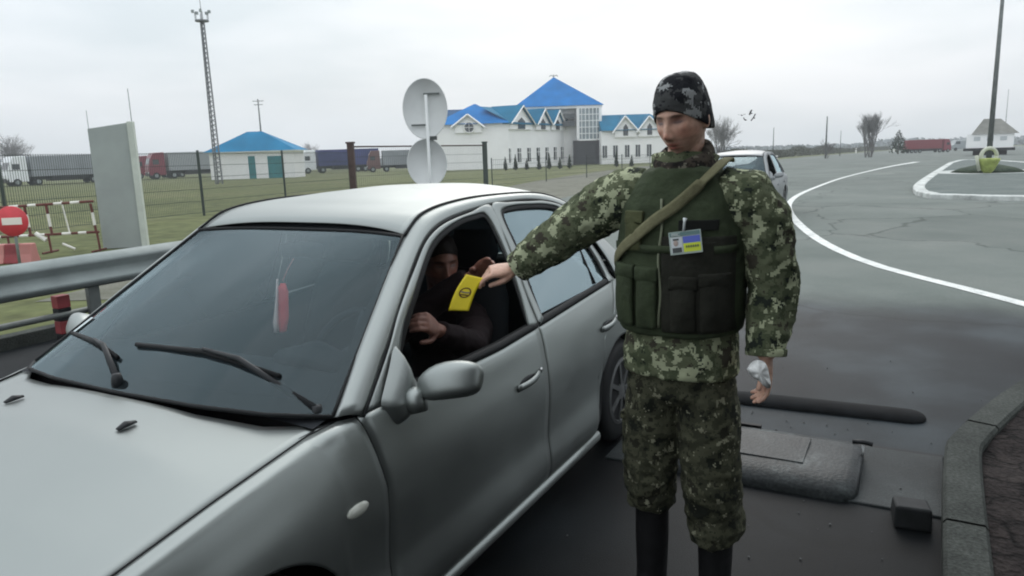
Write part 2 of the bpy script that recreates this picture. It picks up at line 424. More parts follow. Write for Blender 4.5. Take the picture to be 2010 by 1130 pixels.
def car(root, P, driver_open=True):
    part = lambda nm, mb, m, par=root, **k: mb.build(nm, m, par, **k)
    # hidden liner right behind the panels so that gaps read dark
    for s in (-1, 1):
        part('inner_panel', side_panel(lambda z: -.78, lambda z: 3.40, s, 90, 20, -.02), M_BLACK, smooth=True)
    G = .003
    for s in (-1, 1):
        part('front_fender', side_panel(lambda z: -.66, lambda z: SEAM_F(z) - G, s, 44, 34), P, smooth=True, solid=.004)
        d = part('front_door', side_panel(lambda z: SEAM_F(z) + G, lambda z: 1.655 - G, s, 26, 34), P, smooth=True, solid=.004)
        d2 = part('rear_door', side_panel(lambda z: 1.655 + G, lambda z: float(np.interp(z, [.19, .5, .64, .95], [2.31, 2.335, 2.50, 2.62])), s, 26, 34), P, smooth=True, solid=.004)
        part('rear_quarter', side_panel(lambda z: float(np.interp(z, [.19, .5, .64, .95], [2.317, 2.342, 2.507, 2.627])), lambda z: 3.30, s, 40, 34), P, smooth=True, solid=.004)
        # black sill strip below the doors
        mb = MB(); mb.loft([(x, s * .80 * wt_f(x), .155) for x in (.36, .8, 1.4, 2.0, 2.32)], [(.022, .03)] * 5, 10); part('sill', mb, P, smooth=True)
        # door handles
        for x0, dd in ((1.37, d), (2.30, d2)):
            mb = MB(); zc = .715 if x0 < 2 else .745
            pts = [(x0 + .19 * u, s * (.842 + .016 * math.sin(math.pi * min(1, u * 1.0))), zc + .012 * u) for u in np.linspace(0, 1, 9)]
            mb.loft(pts, [(.015, .008)] * 9, 10, up=(0, 1, 0)); part('door_handle', mb, P, dd, smooth=True)
            mb = MB(); mb.ell((x0 + .10, s * .837, zc), (.085, .006, .028)); part('handle_recess', mb, M_DARK, dd, smooth=True)
            mb = MB(); mb.lathe([(.0, 0), (.011, 0), (.011, .006), (0, .007)], (x0 + .215, s * .838, zc + .02), Matrix.Rotation(R(90) * -s, 3, 'X'), 12); part('door_lock', mb, M_CHROME, dd, smooth=True)
        # pillar and roof rail, one pressing from cowl to boot
        U = crom([(x, y, z) for x, y, z in UP], 70); L = crom(LO, 70); rows = []
        for i in range(70):
            a, b = U[i], L[i]; row = []
            for k in range(7):
                t = k / 6; q = a.lerp(b, t); bul = math.sin(math.pi * t) * .011
                row.append((q.x, s * (q.y + bul), q.z + bul * .7))
            rows.append(row)
        mb = MB(); mb.grid(rows); part('roof_rail', mb, P, smooth=True, solid=.004)
        # C pillar filler under the rail end
        A = crom([(2.56, .665, 1.20), (2.63, .735, 1.06), (2.655, .782, .955)], 9); B = crom([(2.83, .597, 1.18), (2.97, .655, 1.06), (3.10, .69, .962)], 9)
        rows = [[(A[i].lerp(B[i], t).x, s * (A[i].lerp(B[i], t).y + .012), A[i].lerp(B[i], t).z) for t in np.linspace(0, 1, 6)] for i in range(9)]
        mb = MB(); mb.grid(rows); part('pillar_panel', mb, P, smooth=True, solid=.004)
        # black weather strip between rail and doors
        mb = MB(); mb.tube([(p.x + .001, s * (p.y + .001), p.z - .002) for p in crom([(x, y, z) for x, y, z in LO], 60)], .0052, 6); part('door_seal', mb, M_BLACK, smooth=True)
        # roof gutter strip
        mb = MB(); mb.tube([(p.x, s * p.y, p.z + .004) for p in crom([(x, y, z) for x, y, z in UP[2:9]], 50)], .006, 6); part('roof_gutter', mb, M_BLACK, smooth=True)
        # door frames round the glass openings
        def ringpart(nm, outer, inner, parent, m, lift=0.0, bul=.004):
            n = 60; O = crom(outer + [outer[0]], n); I = crom(inner + [inner[0]], n); rows = []
            for i in range(n):
                rows.append([(O[i].lerp(I[i], t).x, s * (O[i].lerp(I[i], t).y + lift + bul * math.sin(math.pi * t)), O[i].lerp(I[i], t).z) for t in (0, .3, .7, 1)])
            mb = MB(); mb.grid(rows); return mb.build(nm, m, parent, True, solid=.004)
        lo = lambda p, dz=0: p
        def inset(poly, k):       # move each point towards the polygon's centre by k metres, along x/z
            cx = sum(p[0] for p in poly) / len(poly); cz = sum(p[2] for p in poly) / len(poly); o_ = []
            n = len(poly)
            for i, p in enumerate(poly):
                a, b = poly[i - 1], poly[(i + 1) % n]
                tx, tz = b[0] - a[0], b[2] - a[2]; l = math.hypot(tx, tz) or 1
                nx_, nz_ = -tz / l, tx / l
                if (cx - p[0]) * nx_ + (cz - p[2]) * nz_ < 0: nx_, nz_ = -nx_, -nz_
                q = (p[0] + nx_ * k, p[1] - nz_ * k * .43, p[2] + nz_ * k); o_.append(q)
            return o_
        OUT_F = [(.49, .797, .908), (.685, .742, 1.050), (.80, .703, 1.145), (.975, .651, 1.262), (1.108, .618, 1.347), (1.252, .598, 1.391), (1.473, .586, 1.417), (1.655, .582, 1.430), (1.656, .64, 1.30), (1.656, .70, 1.15), (1.655, .75, 1.02), (1.655, .798, .908)]
        OUT_R = [(1.661, .798, .908), (1.661, .73, 1.07), (1.661, .66, 1.25), (1.661, .583, 1.430), (1.80, .580, 1.433), (2.0, .58, 1.424), (2.20, .588, 1.408), (2.395, .613, 1.352), (2.50, .662, 1.21), (2.585, .715, 1.09), (2.615, .76, .985), (2.625, .788, .948)]
        def strip(nm, A_, B_, m, par, lift=0, bul=.004, solid=.004):
            n = 72; A2 = crom(A_, n); B2 = crom(B_, n); rows = []
            for i in range(n):
                rows.append([(A2[i].lerp(B2[i], t).x, s * (A2[i].lerp(B2[i], t).y + lift + bul * math.sin(math.pi * t)), A2[i].lerp(B2[i], t).z) for t in (0, .25, .5, .75, 1)])
            mb = MB(); mb.grid(rows); return mb.build(nm, m, par, True, solid=solid)
        W1 = inset(WIN_F, -.016); W2 = inset(WIN_R, -.014)
        strip('window_frame', OUT_F, W1, P, d); strip('window_frame', OUT_R, W2, P, d2)
        W1i = inset(WIN_F, .006); W2i = inset(WIN_R, .008)
        strip('window_seal', W1, W1i, M_BLACK, d, -.003, .002); strip('window_seal', W2, W2i, M_BLACK, d2, -.003, .002)
        # belt strip
        for (xa, xb, par) in ((.60, 1.652, d), (1.664, 2.60, d2)):
            mb = MB(); xs = np.linspace(xa, xb, 24)
            rows = [[(x, s * (yt_f(x) + .004), zb_f(x) - .001), (x, s * (yt_f(x) + .003), zb_f(x) + .014), (x, s * (yt_f(x) - .006), zb_f(x) + .024), (x, s * (yt_f(x) - .022), zb_f(x) + .028)] for x in xs]
            mb.grid(rows); part('belt_strip', mb, M_BLACK, par, smooth=True, solid=.003)
        # glass
        def pane(nm, poly, par, m):
            n = len(poly); c = Vector((0, 0, 0))
            for p in poly: c += Vector(p)
            c /= n; C = crom(poly + [poly[0]], 49)[:-1]
            mb = MB(); vs = [(p.x, s * (p.y - .012), p.z) for p in C]; ms = [((p.x + c.x) / 2, s * ((p.y + c.y) / 2 - .008), (p.z + c.z) / 2) for p in C]
            k = len(C); mb.add(vs + ms + [(c.x, s * (c.y - .006), c.z)], [(i, (i + 1) % k, (i + 1) % k + k, i + k) for i in range(k)] + [(i + k, (i + 1) % k + k, 2 * k) for i in range(k)])
            return mb.build(nm, m, par, True)
        if not (driver_open and s == -1): pane('window_glass', WIN_F, d, M_SIDEG)
        pane('window_glass', WIN_R, d2, M_SIDEG)
        mb = MB(); mb.tube([(2.372, s * .600, 1.335), (2.385, s * .66, 1.19), (2.372, s * .725, 1.06), (2.369, s * .772, .968)], .011, 6); part('quarter_divider', mb, M_BLACK, d2, smooth=True)
        # sail patch and mirror
        mr = MB()
        tri = [(.555, .795, .915), (.60, .80, .825), (.68, .808, .86), (.735, .80, .93), (.72, .775, .985), (.695, .758, 1.062), (.64, .77, 1.0)]
        C = crom(tri + [tri[0]], 29)[:-1]; c = (.655, .80, .93); k = len(C)
        mr.add([(p.x, s * (p.y + .004), p.z) for p in C] + [(c[0] + (p.x - c[0]) * .7, s * (p.y * .3 + c[1] * .7 + .045), c[2] + (p.z - c[2]) * .7 - .015) for p in C] + [(c[0], s * (c[1] + .05), c[2] - .03)],
               [(i, (i + 1) % k, (i + 1) % k + k, i + k) for i in range(k)] + [(i + k, (i + 1) % k + k, 2 * k) for i in range(k)])
        if s == -1 or True:
            mo = part('wing_mirror', mr, P, smooth=True, sub=1)
            mb = MB(); mb.loft([(.66, s * .825, .895), (.665, s * .855, .90), (.675, s * .88, .905)], [(.040, .046), (.040, .043), (.040, .040)], 16, up=(0, 0, 1)); part('mirror_arm', mb, P, mo, smooth=True)
            mb = MB()
            pts = [(.70, s * .866, .925), (.695, s * .878, .932), (.70, s * .91, .951), (.715, s * .95, .963), (.732, s * .99, .967), (.750, s * 1.022, .965), (.760, s * 1.040, .961), (.762, s * 1.046, .960)]
            mb.loft(pts, [(.026, .028), (.045, .042), (.058, .056), (.060, .060), (.058, .059), (.052, .052), (.036, .038), (.015, .018)], 28, up=(0, 0, 1), power=3.0); part('mirror_housing', mb, P, mo, smooth=True, sub=1)
            mb = MB(); mb.ell((.757, s * .955, .952), (.012, .062, .045)); part('mirror_glass', mb, M_CHROME, mo, smooth=True)
        # side marker
        mb = MB(); mb.ell((.372, s * .842, .66), (.047, .012, .020), None, 20, 10); part('side_marker', mb, mat('marker_lens', (.55, .56, .50), .25, coat=.5), smooth=True)
        # wheels
        for cx in (0.0, 2.68):
            mb = MB(); Rm = Matrix.Rotation(R(-90) * s, 3, 'X') if s == 1 else Matrix.Rotation(R(90), 3, 'X')
            mb.lathe([(.19, -.16), (.24, -.165), (.285, -.15), (.297, -.12), (.297, -.04), (.285, -.012), (.24, .0), (.19, -.006)], (cx, s * .81, .297), Rm, 40)
            wh = part('wheel', mb, M_BLACK, smooth=True)
            mb = MB(); mb.lathe([(.19, -.02), (.192, -.004), (.175, .002), (.15, -.03), (.06, -.02), (.05, 0), (0, .002)], (cx, s * .81, .297), Rm, 40)
            for k in range(7):
                a = 2 * math.pi * k / 7
                mb.box((cx + .11 * math.cos(a), s * .803, .297 + .11 * math.sin(a)), (.13, .02, .026), rot=Matrix.Rotation(-a, 3, 'Y'))
            part('rim', mb, mat('dusty_rim', (.10, .105, .105), .6, .5, noise_amt=.3, nscale=12), wh, smooth=False)
    # bonnet
    rows = []
    for i in range(33):
        t = i / 32; row = []
        for j in range(41):
            v = -1 + 2 * j / 40; av = abs(v)
            xr = float(np.interp(av, [0, .5, .8, 1], [.216, .234, .283, .380]))
            xf = float(np.interp(av, [0, .5, .85, 1], [-.70, -.69, -.64, -.58]))
            x = xf + (xr - xf) * t
            yh = yt_f(x) - .006; ze = zb_f(x) - .001
            crown = float(np.interp(x, [-.7, -.3, 0, .2, .4], [.055, .080, .100, .070, .02]))
            row.append((x, yh * v, ze + crown * (1 - av ** 2.0) - .003))
        rows.append(row)
    mb = MB(); mb.grid(rows); bon = part('bonnet', mb, P, smooth=True, solid=.004)
    for s in (-1, 1):
        mb = MB(); mb.tube([(x, s * (yt_f(x) - .003), zb_f(x) + .0015) for x in np.linspace(-.57, .375, 40)], .0034, 6); part('bonnet_gap', mb, M_BLACK, bon, smooth=True)
    mb = MB(); mb.grid([[(p[0], p[1] * 1.0, p[2] - .02) for p in r_] for r_ in rows]); part('engine_bay_liner', mb, M_BLACK, smooth=True)
    for s in (-1, 1):
        mb = MB(); mb.loft([(.045, s * .283, .936), (.07, s * .283, .943), (.10, s * .283, .940)], [(.010, .004), (.013, .009), (.008, .004)], 10); part('washer_nozzle', mb, M_DARK, smooth=True)
    # cowl, windshield
    def ws_pt(v, t):
        av = abs(v)
        b = Vector((float(np.interp(av, [0, .49, .8, 1], [.228, .245, .295, .394])), .752 * v, float(np.interp(av, [0, .5, .8, 1], [.95, .948, .94, .922]))))
        e = Vector((1.10 - .05 * av ** 3, .551 * v, 1.376 - .010 * av ** 3))
        p = b.lerp(e, t); nb = math.sin(math.pi * t) * .022 * (1 - av ** 4)
        return Vector((p.x - nb * .5, p.y, p.z + nb * .86))
    vs_ = np.linspace(-1, 1, 41); ts = np.linspace(0, 1, 25)
    mb = MB(); mb.grid([[ws_pt(v, t) for v in vs_] for t in ts]); part('windshield', mb, M_WSG, smooth=True)
    mb = MB()
    def band(a, b, c, d_):      # black ceramic border, slightly under the glass
        mb.grid([[ws_pt(a + (b - a) * i / 20, c + (d_ - c) * j / 6) - Vector((-.002, 0, .004)) for i in range(21)] for j in range(7)])
    band(-1, 1, 0, .075); band(-1, 1, .965, 1); band(-1, -.955, .07, .97); band(.955, 1, .07, .97)
    part('windshield_border', mb, M_BLACK, smooth=True)
    edge = [ws_pt(-1, t) for t in np.linspace(0, 1, 20)] + [ws_pt(v, 1) for v in np.linspace(-1, 1, 30)] + [ws_pt(1, t) for t in np.linspace(1, 0, 20)] + [ws_pt(v, 0) for v in np.linspace(1, -1, 30)]
    mb = MB(); mb.tube(edge, .007, 6); part('windshield_seal', mb, M_BLACK, smooth=True)
    # sticker low on the passenger side of the glass
    mb = MB(); mb.grid([[ws_pt(.80 + .085 * i / 4, .205 + .10 * j / 4) + Vector((-.002, 0, .004)) for i in range(5)] for j in range(5)]); part('windshield_sticker', mb, mat('sticker', (.62, .72, .74), .4))
    # wipers
    for (tip, mid, end, piv) in (((.403, .115), (.415, -.213), (.403, -.545), (.30, -.70)), ((.462, .584), (.389, .33), (.345, .14), (.262, .03))):
        def on(xy, h):
            x, y = xy; v = max(-1, min(1, y / .70)); best = min((abs(ws_pt(v, t).x - x), t) for t in np.linspace(0, .6, 61))[1]
            p = ws_pt(v, best); return Vector((p.x - .4 * h, y, p.z + .9 * h))
        mb = MB(); mb.tube([on(tip, .008), on(mid, .008), on(end, .008)], [.008, .011, .008], 8)
        wp = part('wiper', mb, M_BLACK, smooth=True)
        hh = (Vector(on(mid, .03)) + Vector(on(end, .03))) / 2
        mb = MB(); mb.tube([on(mid, .022), hh, on(piv, .02) if piv[0] > .28 else Vector((piv[0], piv[1], .968))], [.006, .009, .012], 8)
        p = on(piv, .012); mb.lathe([(0, .02), (.014, .018), (.018, 0), (.018, -.03)], p, None, 14); part('wiper_arm', mb, M_DARK, wp, smooth=True)
    # roof skin
    UPc = crom([(x, y, z) for x, y, z in UP], 120)
    ux = [p.x for p in UPc]; ue = lambda x: (float(np.interp(x, ux, [p.y for p in UPc])), float(np.interp(x, ux, [p.z for p in UPc])))
    zc = lin([1.09, 1.2, 1.4, 1.65, 1.9, 2.2, 2.5, 2.70, 2.80], [1.378, 1.428, 1.472, 1.503, 1.512, 1.503, 1.465, 1.41, 1.375])
    rows = []
    for i in range(41):
        t = i / 40; row = []
        for j in range(31):
            v = -1 + 2 * j / 30; xf = 1.112 - .05 * abs(v) ** 3; xr = 2.80 - .14 * abs(v) ** 2.5; x = xf + (xr - xf) * t
            ye, ze = ue(x); row.append((x, (ye - .008) * v, ze + (max(zc(x), ze) - ze) * (1 - abs(v) ** 2.3)))
        rows.append(row)
    mb = MB(); mb.grid(rows); part('roof', mb, P, smooth=True, solid=.004)
    mb = MB(); mb.grid([[(p[0], p[1] * .97, p[2] - .03) for p in r_] for r_ in rows]); part('headliner', mb, M_INT, smooth=True)
    # rear glass, boot, bumpers
    rg = []
    for i in range(13):
        t = i / 12; row = []
        for j in range(21):
            v = -1 + 2 * j / 20; a = Vector((2.80 - .14 * abs(v) ** 2.5, .555 * v, 1.375 - .065 * v * v)); b = Vector((3.12 - .08 * v * v, .645 * v, .985))
            row.append(a.lerp(b, t) + Vector((.02, 0, .03)) * math.sin(math.pi * t))
        rg.append(row)
    mb = MB(); mb.grid(rg); part('rear_glass', mb, M_SIDEG, smooth=True)
    mb = MB(); mb.grid([[(x, v * (.69 - .1 * max(0, x - 3.2)), .975 + .02 * (1 - v * v) - .10 * max(0, x - 3.15)) for v in np.linspace(-1, 1, 15)] for x in np.linspace(3.04, 3.40, 8)] +
                      [[(3.42 + .01 * k, v * .66, .93 - .09 * k) for v in np.linspace(-1, 1, 15)] for k in range(1, 5)]); part('boot_lid', mb, P, smooth=True, solid=.004)
    for s_, nm in ((-1, 'front_bumper'), (1, 'rear_bumper')):
        rows = []
        for v in np.linspace(-1, 1, 41):
            av = abs(v); xe = (-.62 if s_ < 0 else 3.25); xo = (-.86 if s_ < 0 else 3.47)
            x = xo + (xe - xo) * av ** 5; y = .80 * math.copysign(min(1, av * 1.02), v) if av < .98 else .80 * v
            dx = s_
            rows.append([(x + dx * -.05, y * .97, .60), (x, y, .57), (x + dx * .015, y * 1.0, .47), (x + dx * .015, y, .38), (x, y * .99, .28), (x - dx * .05, y * .97, .20)])
        mb = MB(); mb.grid(rows); b_ = part(nm, mb, P, smooth=True, solid=.006)
        if s_ < 0:
            mb = MB(); mb.box((-.876, 0, .44), (.01, .52, .11)); part('number_plate', mb, M_PLASTW, b_, bevel=.004)
            mb = MB(); mb.box((-.872, 0, .29), (.02, .9, .07)); part('air_intake', mb, M_BLACK, b_, bevel=.01)
    mb = MB(); mb.box((-.76, 0, .635), (.10, .62, .075)); part('grille', mb, M_DARK, bevel=.02)
    for s in (-1, 1):
        mb = MB(); mb.loft([(-.745, s * .33, .64), (-.735, s * .45, .642), (-.70, s * .56, .645), (-.65, s * .66, .645)], [(.05, .042), (.055, .05), (.055, .05), (.03, .04)], 16, up=(0, 0, 1)); part('headlight', mb, mat('lamp_glass', (.62, .66, .68), .08, .2, coat=1), smooth=True)
        mb = MB(); mb.ell((3.40, s * .62, .78), (.05, .13, .08)); part('tail_light', mb, mat('tail_lens', (.35, .02, .02), .15), smooth=True)
    # underbody and cabin
    mb = MB(); mb.b2((-.6, -.62, .19), (3.3, .62, .26)); mb.b2((.42, -.77, .19), (2.28, .77, .27)); part('floor_pan', mb, M_BLACK)
    mb = MB(); mb.b2((.36, -.74, .27), (.44, .74, .90)); part('bulkhead', mb, M_INTD); mb = MB(); mb.b2((2.62, -.70, .3), (3.08, .62, .955)); part('parcel_shelf', mb, M_INTD)
    mb = MB(); mb.grid([[(x, y * (.735 if x < .7 else .74), z + .02 * (1 - (y) ** 2)) for y in np.linspace(-1, 1, 21)] for x, z in ((.33, .905), (.45, .925), (.6, .93), (.72, .93), (.80, .90), (.84, .82), (.82, .6), (.80, .45))])
    dash = part('dashboard', mb, M_INT, smooth=True)
    mb = MB(); mb.loft([(.74, -.50, .955), (.74, -.36, .975), (.74, -.22, .955)], [(.06, .03), (.08, .05), (.06, .03)], 14); part('instrument_binnacle', mb, M_INT, dash, smooth=True)
    mb = MB(); cst = Vector((.93, -.37, .91)); Rm = Matrix.Rotation(R(-62), 3, 'Y')
    ringp = [cst + Rm @ Vector((.19 * math.cos(a), .19 * math.sin(a), 0)) for a in np.linspace(0, 2 * math.pi, 33)]
    mb.tube(ringp, .015, 8)
    for a in (R(0), R(120), R(240)): mb.tube([cst, cst + Rm @ Vector((.19 * math.cos(a), .19 * math.sin(a), 0))], .018, 8)
    mb.ell(cst, (.05, .05, .05)); mb.tube([cst, (.78, -.37, .82)], .03, 8)
    part('steering_wheel', mb, M_INT, smooth=True)
    for y in (-.37, .37):
        mb = MB()
        mb.loft([(1.18, y, .50), (1.40, y, .50), (1.62, y, .48)], [(.24, .08), (.25, .09), (.23, .08)], 20, up=(0, 0, 1), power=3)
        mb.loft([(1.62, y, .50), (1.70, y, .75), (1.78, y, 1.0), (1.82, y, 1.10)], [(.23, .07), (.24, .07), (.21, .06), (.16, .05)], 20, up=(1, 0, 0), power=3)
        mb.loft([(1.82, y, 1.12), (1.84, y, 1.20), (1.85, y, 1.30)], [(.10, .04), (.13, .05), (.10, .035)], 18, up=(1, 0, 0), power=3)
        part('front_seat', mb, M_INT, smooth=True)
    mb = MB(); mb.loft([(2.35, -.62, .52), (2.35, .62, .52)], [(.24, .09)] * 2, 16, up=(0, 0, 1), power=3); mb.loft([(2.58, -.62, .80), (2.58, .62, .80)], [(.09, .26)] * 2, 16, up=(0, 0, 1), power=3); part('rear_seat', mb, M_INT, smooth=True)
    # inner door trim
    for s in (-1, 1):
        mb = MB(); mb.grid([[(x, s * (.745), .3), (x, s * .75, .6), (x, s * .755, .88), (x, s * .775, zb_f(x) + .01)] for x in np.linspace(.5, 2.6, 12)]); part('door_trim', mb, M_INTD, smooth=True, solid=.01)
    # interior mirror
    mb = MB(); mb.loft([(1.10, -.11, 1.285), (1.10, 0, 1.295), (1.10, .11, 1.285)], [(.014, .03), (.016, .034), (.014, .03)], 14, power=3, up=(0, 0, 1)); mb.tube([(1.10, 0, 1.30), (1.12, 0, 1.35)], .008, 6); part('inside_mirror', mb, M_DARK, smooth=True)
    return root

SILVER = paint('silver_paint', (.338, .364, .354), .95, .42)
c1 = thing('saloon_car', 'silver four-door saloon with its driver window open, standing in front of the soldier', 'car')
car(c1, SILVER)
# red pennant hanging from the inside mirror of the near car
pn = thing('pennant', 'small red hanging pennant with a pale ribbon behind the windshield of the silver car', 'pennant', (.99, -.015, 1.245))
mb = MB(); mb.tube([(.04, 0, .02), (0, 0, -.02), (-.03, .0, -.06)], .0025, 6); mb.build('cord', mat('cord', (.5, .2, .18), .8), pn)
mb = MB(); mb.loft([(-.03, 0, -.07), (-.035, 0, -.10), (-.05, .0, -.20), (-.06, .0, -.255), (-.062, 0, -.265)], [(.012, .008), (.03, .010), (.036, .010), (.028, .008), (.005, .003)], 12, up=(1, 0, 0)); mb.build('pennant_body', mat('pennant_red', (.95, .05, .06), .6), pn, True)
mb = MB(); mb.tube([(-.045, .012, -.05), (-.055, .014, -.12), (-.075, .012, -.22), (-.08, .008, -.26)], [.004, .005, .010, .009], 8); mb.build('ribbon', mat('ribbon', (.95, .72, .68), .6), pn, True)
# ------------------------------------------------------------------ ground, road, markings
def asphalt(name):
    m = bpy.data.materials.new(name); m.use_nodes = True; nt = m.node_tree; b = nt.nodes['Principled BSDF']
    tcn = N(nt, 'ShaderNodeTexCoord'); g = N(nt, 'ShaderNodeNewGeometry')
    n = N(nt, 'ShaderNodeTexNoise'); n.inputs['Scale'].default_value = .45; n.inputs['Detail'].default_value = 8; n.inputs['Roughness'].default_value = .6
    LK(nt, g.outputs['Position'], n.inputs['Vector'])
    r = ramp(nt, [(.3, (.135, .155, .143)), (.5, (.165, .185, .172)), (.7, (.195, .21, .195))]); LK(nt, n.outputs['Fac'], r.inputs['Fac'])
    gr = N(nt, 'ShaderNodeTexNoise'); gr.inputs['Scale'].default_value = 160; gr.inputs['Detail'].default_value = 3; LK(nt, g.outputs['Position'], gr.inputs['Vector'])
    r2 = ramp(nt, [(.3, (.72, .72, .72)), (.7, (1.2, 1.2, 1.2))]); LK(nt, gr.outputs['Fac'], r2.inputs['Fac'])
    # darker, smoother mottled asphalt of the checkpoint apron: everything nearer than x = 7
    sp = N(nt, 'ShaderNodeSeparateXYZ'); LK(nt, g.outputs['Position'], sp.inputs[0])
    nb = N(nt, 'ShaderNodeTexNoise'); nb.inputs['Scale'].default_value = .9; nb.inputs['Detail'].default_value = 3; LK(nt, g.outputs['Position'], nb.inputs['Vector'])
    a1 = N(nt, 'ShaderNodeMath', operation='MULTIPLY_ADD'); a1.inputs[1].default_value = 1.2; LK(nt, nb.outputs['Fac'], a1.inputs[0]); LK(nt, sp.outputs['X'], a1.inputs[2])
    mr = N(nt, 'ShaderNodeMapRange'); mr.inputs['From Min'].default_value = 6.9; mr.inputs['From Max'].default_value = 8.5; mr.interpolation_type = 'SMOOTHSTEP'
    LK(nt, a1.outputs[0], mr.inputs['Value'])
    n3 = N(nt, 'ShaderNodeTexNoise'); n3.inputs['Scale'].default_value = .8; n3.inputs['Detail'].default_value = 6; LK(nt, g.outputs['Position'], n3.inputs['Vector'])
    r3 = ramp(nt, [(.32, (.005, .006, .008)), (.5, (.014, .018, .021)), (.68, (.040, .051, .058))]); LK(nt, n3.outputs['Fac'], r3.inputs['Fac'])
    mx = N(nt, 'ShaderNodeMix', data_type='RGBA'); LK(nt, mr.outputs[0], mx.inputs['Factor']); LK(nt, r3.outputs[0], mx.inputs['A']); LK(nt, r.outputs[0], mx.inputs['B'])
    # hairline cracks and repair patches
    wn = N(nt, 'ShaderNodeTexNoise'); wn.inputs['Scale'].default_value = .7; wn.inputs['Detail'].default_value = 5; LK(nt, g.outputs['Position'], wn.inputs['Vector'])
    va = N(nt, 'ShaderNodeVectorMath', operation='MULTIPLY_ADD'); va.inputs[1].default_value = (1.6, 1.6, 0); LK(nt, wn.outputs['Color'], va.inputs[0]); LK(nt, g.outputs['Position'], va.inputs[2])
    vo = N(nt, 'ShaderNodeTexVoronoi', feature='DISTANCE_TO_EDGE'); vo.inputs['Scale'].default_value = .22; LK(nt, va.outputs[0], vo.inputs['Vector'])
    rc = ramp(nt, [(0, (.60, .60, .60)), (.0045, (.72, .72, .72)), (.008, (1, 1, 1))]); LK(nt, vo.outputs['Distance'], rc.inputs['Fac'])
    vp = N(nt, 'ShaderNodeTexVoronoi'); vp.inputs['Scale'].default_value = .22; LK(nt, va.outputs[0], vp.inputs['Vector'])
    rp = ramp(nt, [(0, (.86, .86, .86)), (1, (1.08, 1.08, 1.08))]); LK(nt, vp.outputs['Color'], rp.inputs['Fac'])
    mc = N(nt, 'ShaderNodeMix', data_type='RGBA', blend_type='MULTIPLY'); mc.inputs['Factor'].default_value = 1; LK(nt, mx.outputs['Result'], mc.inputs['A']); LK(nt, rc.outputs[0], mc.inputs['B'])
    mp_ = N(nt, 'ShaderNodeMix', data_type='RGBA', blend_type='MULTIPLY'); mp_.inputs['Factor'].default_value = 1; LK(nt, mc.outputs['Result'], mp_.inputs['A']); LK(nt, rp.outputs[0], mp_.inputs['B'])
    mm = N(nt, 'ShaderNodeMix', data_type='RGBA', blend_type='MULTIPLY'); mm.inputs['Factor'].default_value = 1
    LK(nt, mp_.outputs['Result'], mm.inputs['A']); LK(nt, r2.outputs[0], mm.inputs['B']); LK(nt, mm.outputs['Result'], b.inputs['Base Color'])
    # shade beside the saloon, darkened into the asphalt colour along the near lane
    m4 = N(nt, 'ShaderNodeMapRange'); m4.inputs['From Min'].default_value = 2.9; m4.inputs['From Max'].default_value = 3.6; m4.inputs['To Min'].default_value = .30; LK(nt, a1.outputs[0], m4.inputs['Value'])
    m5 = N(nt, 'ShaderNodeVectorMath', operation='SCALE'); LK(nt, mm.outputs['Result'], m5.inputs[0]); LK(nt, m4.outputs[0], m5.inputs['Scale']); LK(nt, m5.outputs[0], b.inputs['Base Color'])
    rr = N(nt, 'ShaderNodeMapRange'); rr.inputs['To Min'].default_value = .55; rr.inputs['To Max'].default_value = .95; LK(nt, mr.outputs[0], rr.inputs['Value']); LK(nt, rr.outputs[0], b.inputs['Roughness'])
    b.inputs['Specular IOR Level'].default_value = .10
    bp = N(nt, 'ShaderNodeBump'); bp.inputs['Strength'].default_value = .35; bp.inputs['Distance'].default_value = .004; LK(nt, gr.outputs['Fac'], bp.inputs['Height']); LK(nt, bp.outputs[0], b.inputs['Normal'])
    return m
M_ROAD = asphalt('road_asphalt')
def sheet(name, rows, dz, m, nL=24, kind='structure'):
    """rows: (D, left L, right L) in level view-axis metres; follows the terrain"""
    g = []
    for D, a, b in rows: g.append([fromDL(D, a + (b - a) * j / nL, terr_d(D) + dz) for j in range(nL + 1)])
    mb = MB(); mb.grid(g); o = mb.build(name, m, None, True); o['kind'] = kind; return o
def geo_mat(name, stops, scale, stops2=None, scale2=60, rough=.95, bump=.4):
    m = bpy.data.materials.new(name); m.use_nodes = True; nt = m.node_tree; b = nt.nodes['Principled BSDF']; b.inputs['Roughness'].default_value = rough
    b.inputs['Specular IOR Level'].default_value = .15
    g = N(nt, 'ShaderNodeNewGeometry'); n = N(nt, 'ShaderNodeTexNoise'); n.inputs['Scale'].default_value = scale; n.inputs['Detail'].default_value = 9; n.inputs['Roughness'].default_value = .65
    LK(nt, g.outputs['Position'], n.inputs['Vector']); r = ramp(nt, stops); LK(nt, n.outputs['Fac'], r.inputs['Fac']); last = r.outputs[0]
    n2 = N(nt, 'ShaderNodeTexNoise'); n2.inputs['Scale'].default_value = scale2; n2.inputs['Detail'].default_value = 4; LK(nt, g.outputs['Position'], n2.inputs['Vector'])
    r2 = ramp(nt, [(.3, (.65,) * 3), (.7, (1.3,) * 3)]); LK(nt, n2.outputs['Fac'], r2.inputs['Fac'])
    mm = N(nt, 'ShaderNodeMix', data_type='RGBA', blend_type='MULTIPLY'); mm.inputs['Factor'].default_value = 1; LK(nt, last, mm.inputs['A']); LK(nt, r2.outputs[0], mm.inputs['B'])
    LK(nt, mm.outputs['Result'], b.inputs['Base Color'])
    bp = N(nt, 'ShaderNodeBump'); bp.inputs['Strength'].default_value = bump; bp.inputs['Distance'].default_value = .03; LK(nt, n2.outputs['Fac'], bp.inputs['Height']); LK(nt, bp.outputs[0], b.inputs['Normal'])
    return m
M_GRASS = geo_mat('grass_field', [(.3, (.085, .098, .042)), (.5, (.115, .13, .055)), (.7, (.15, .15, .075))], .12, scale2=2.5)
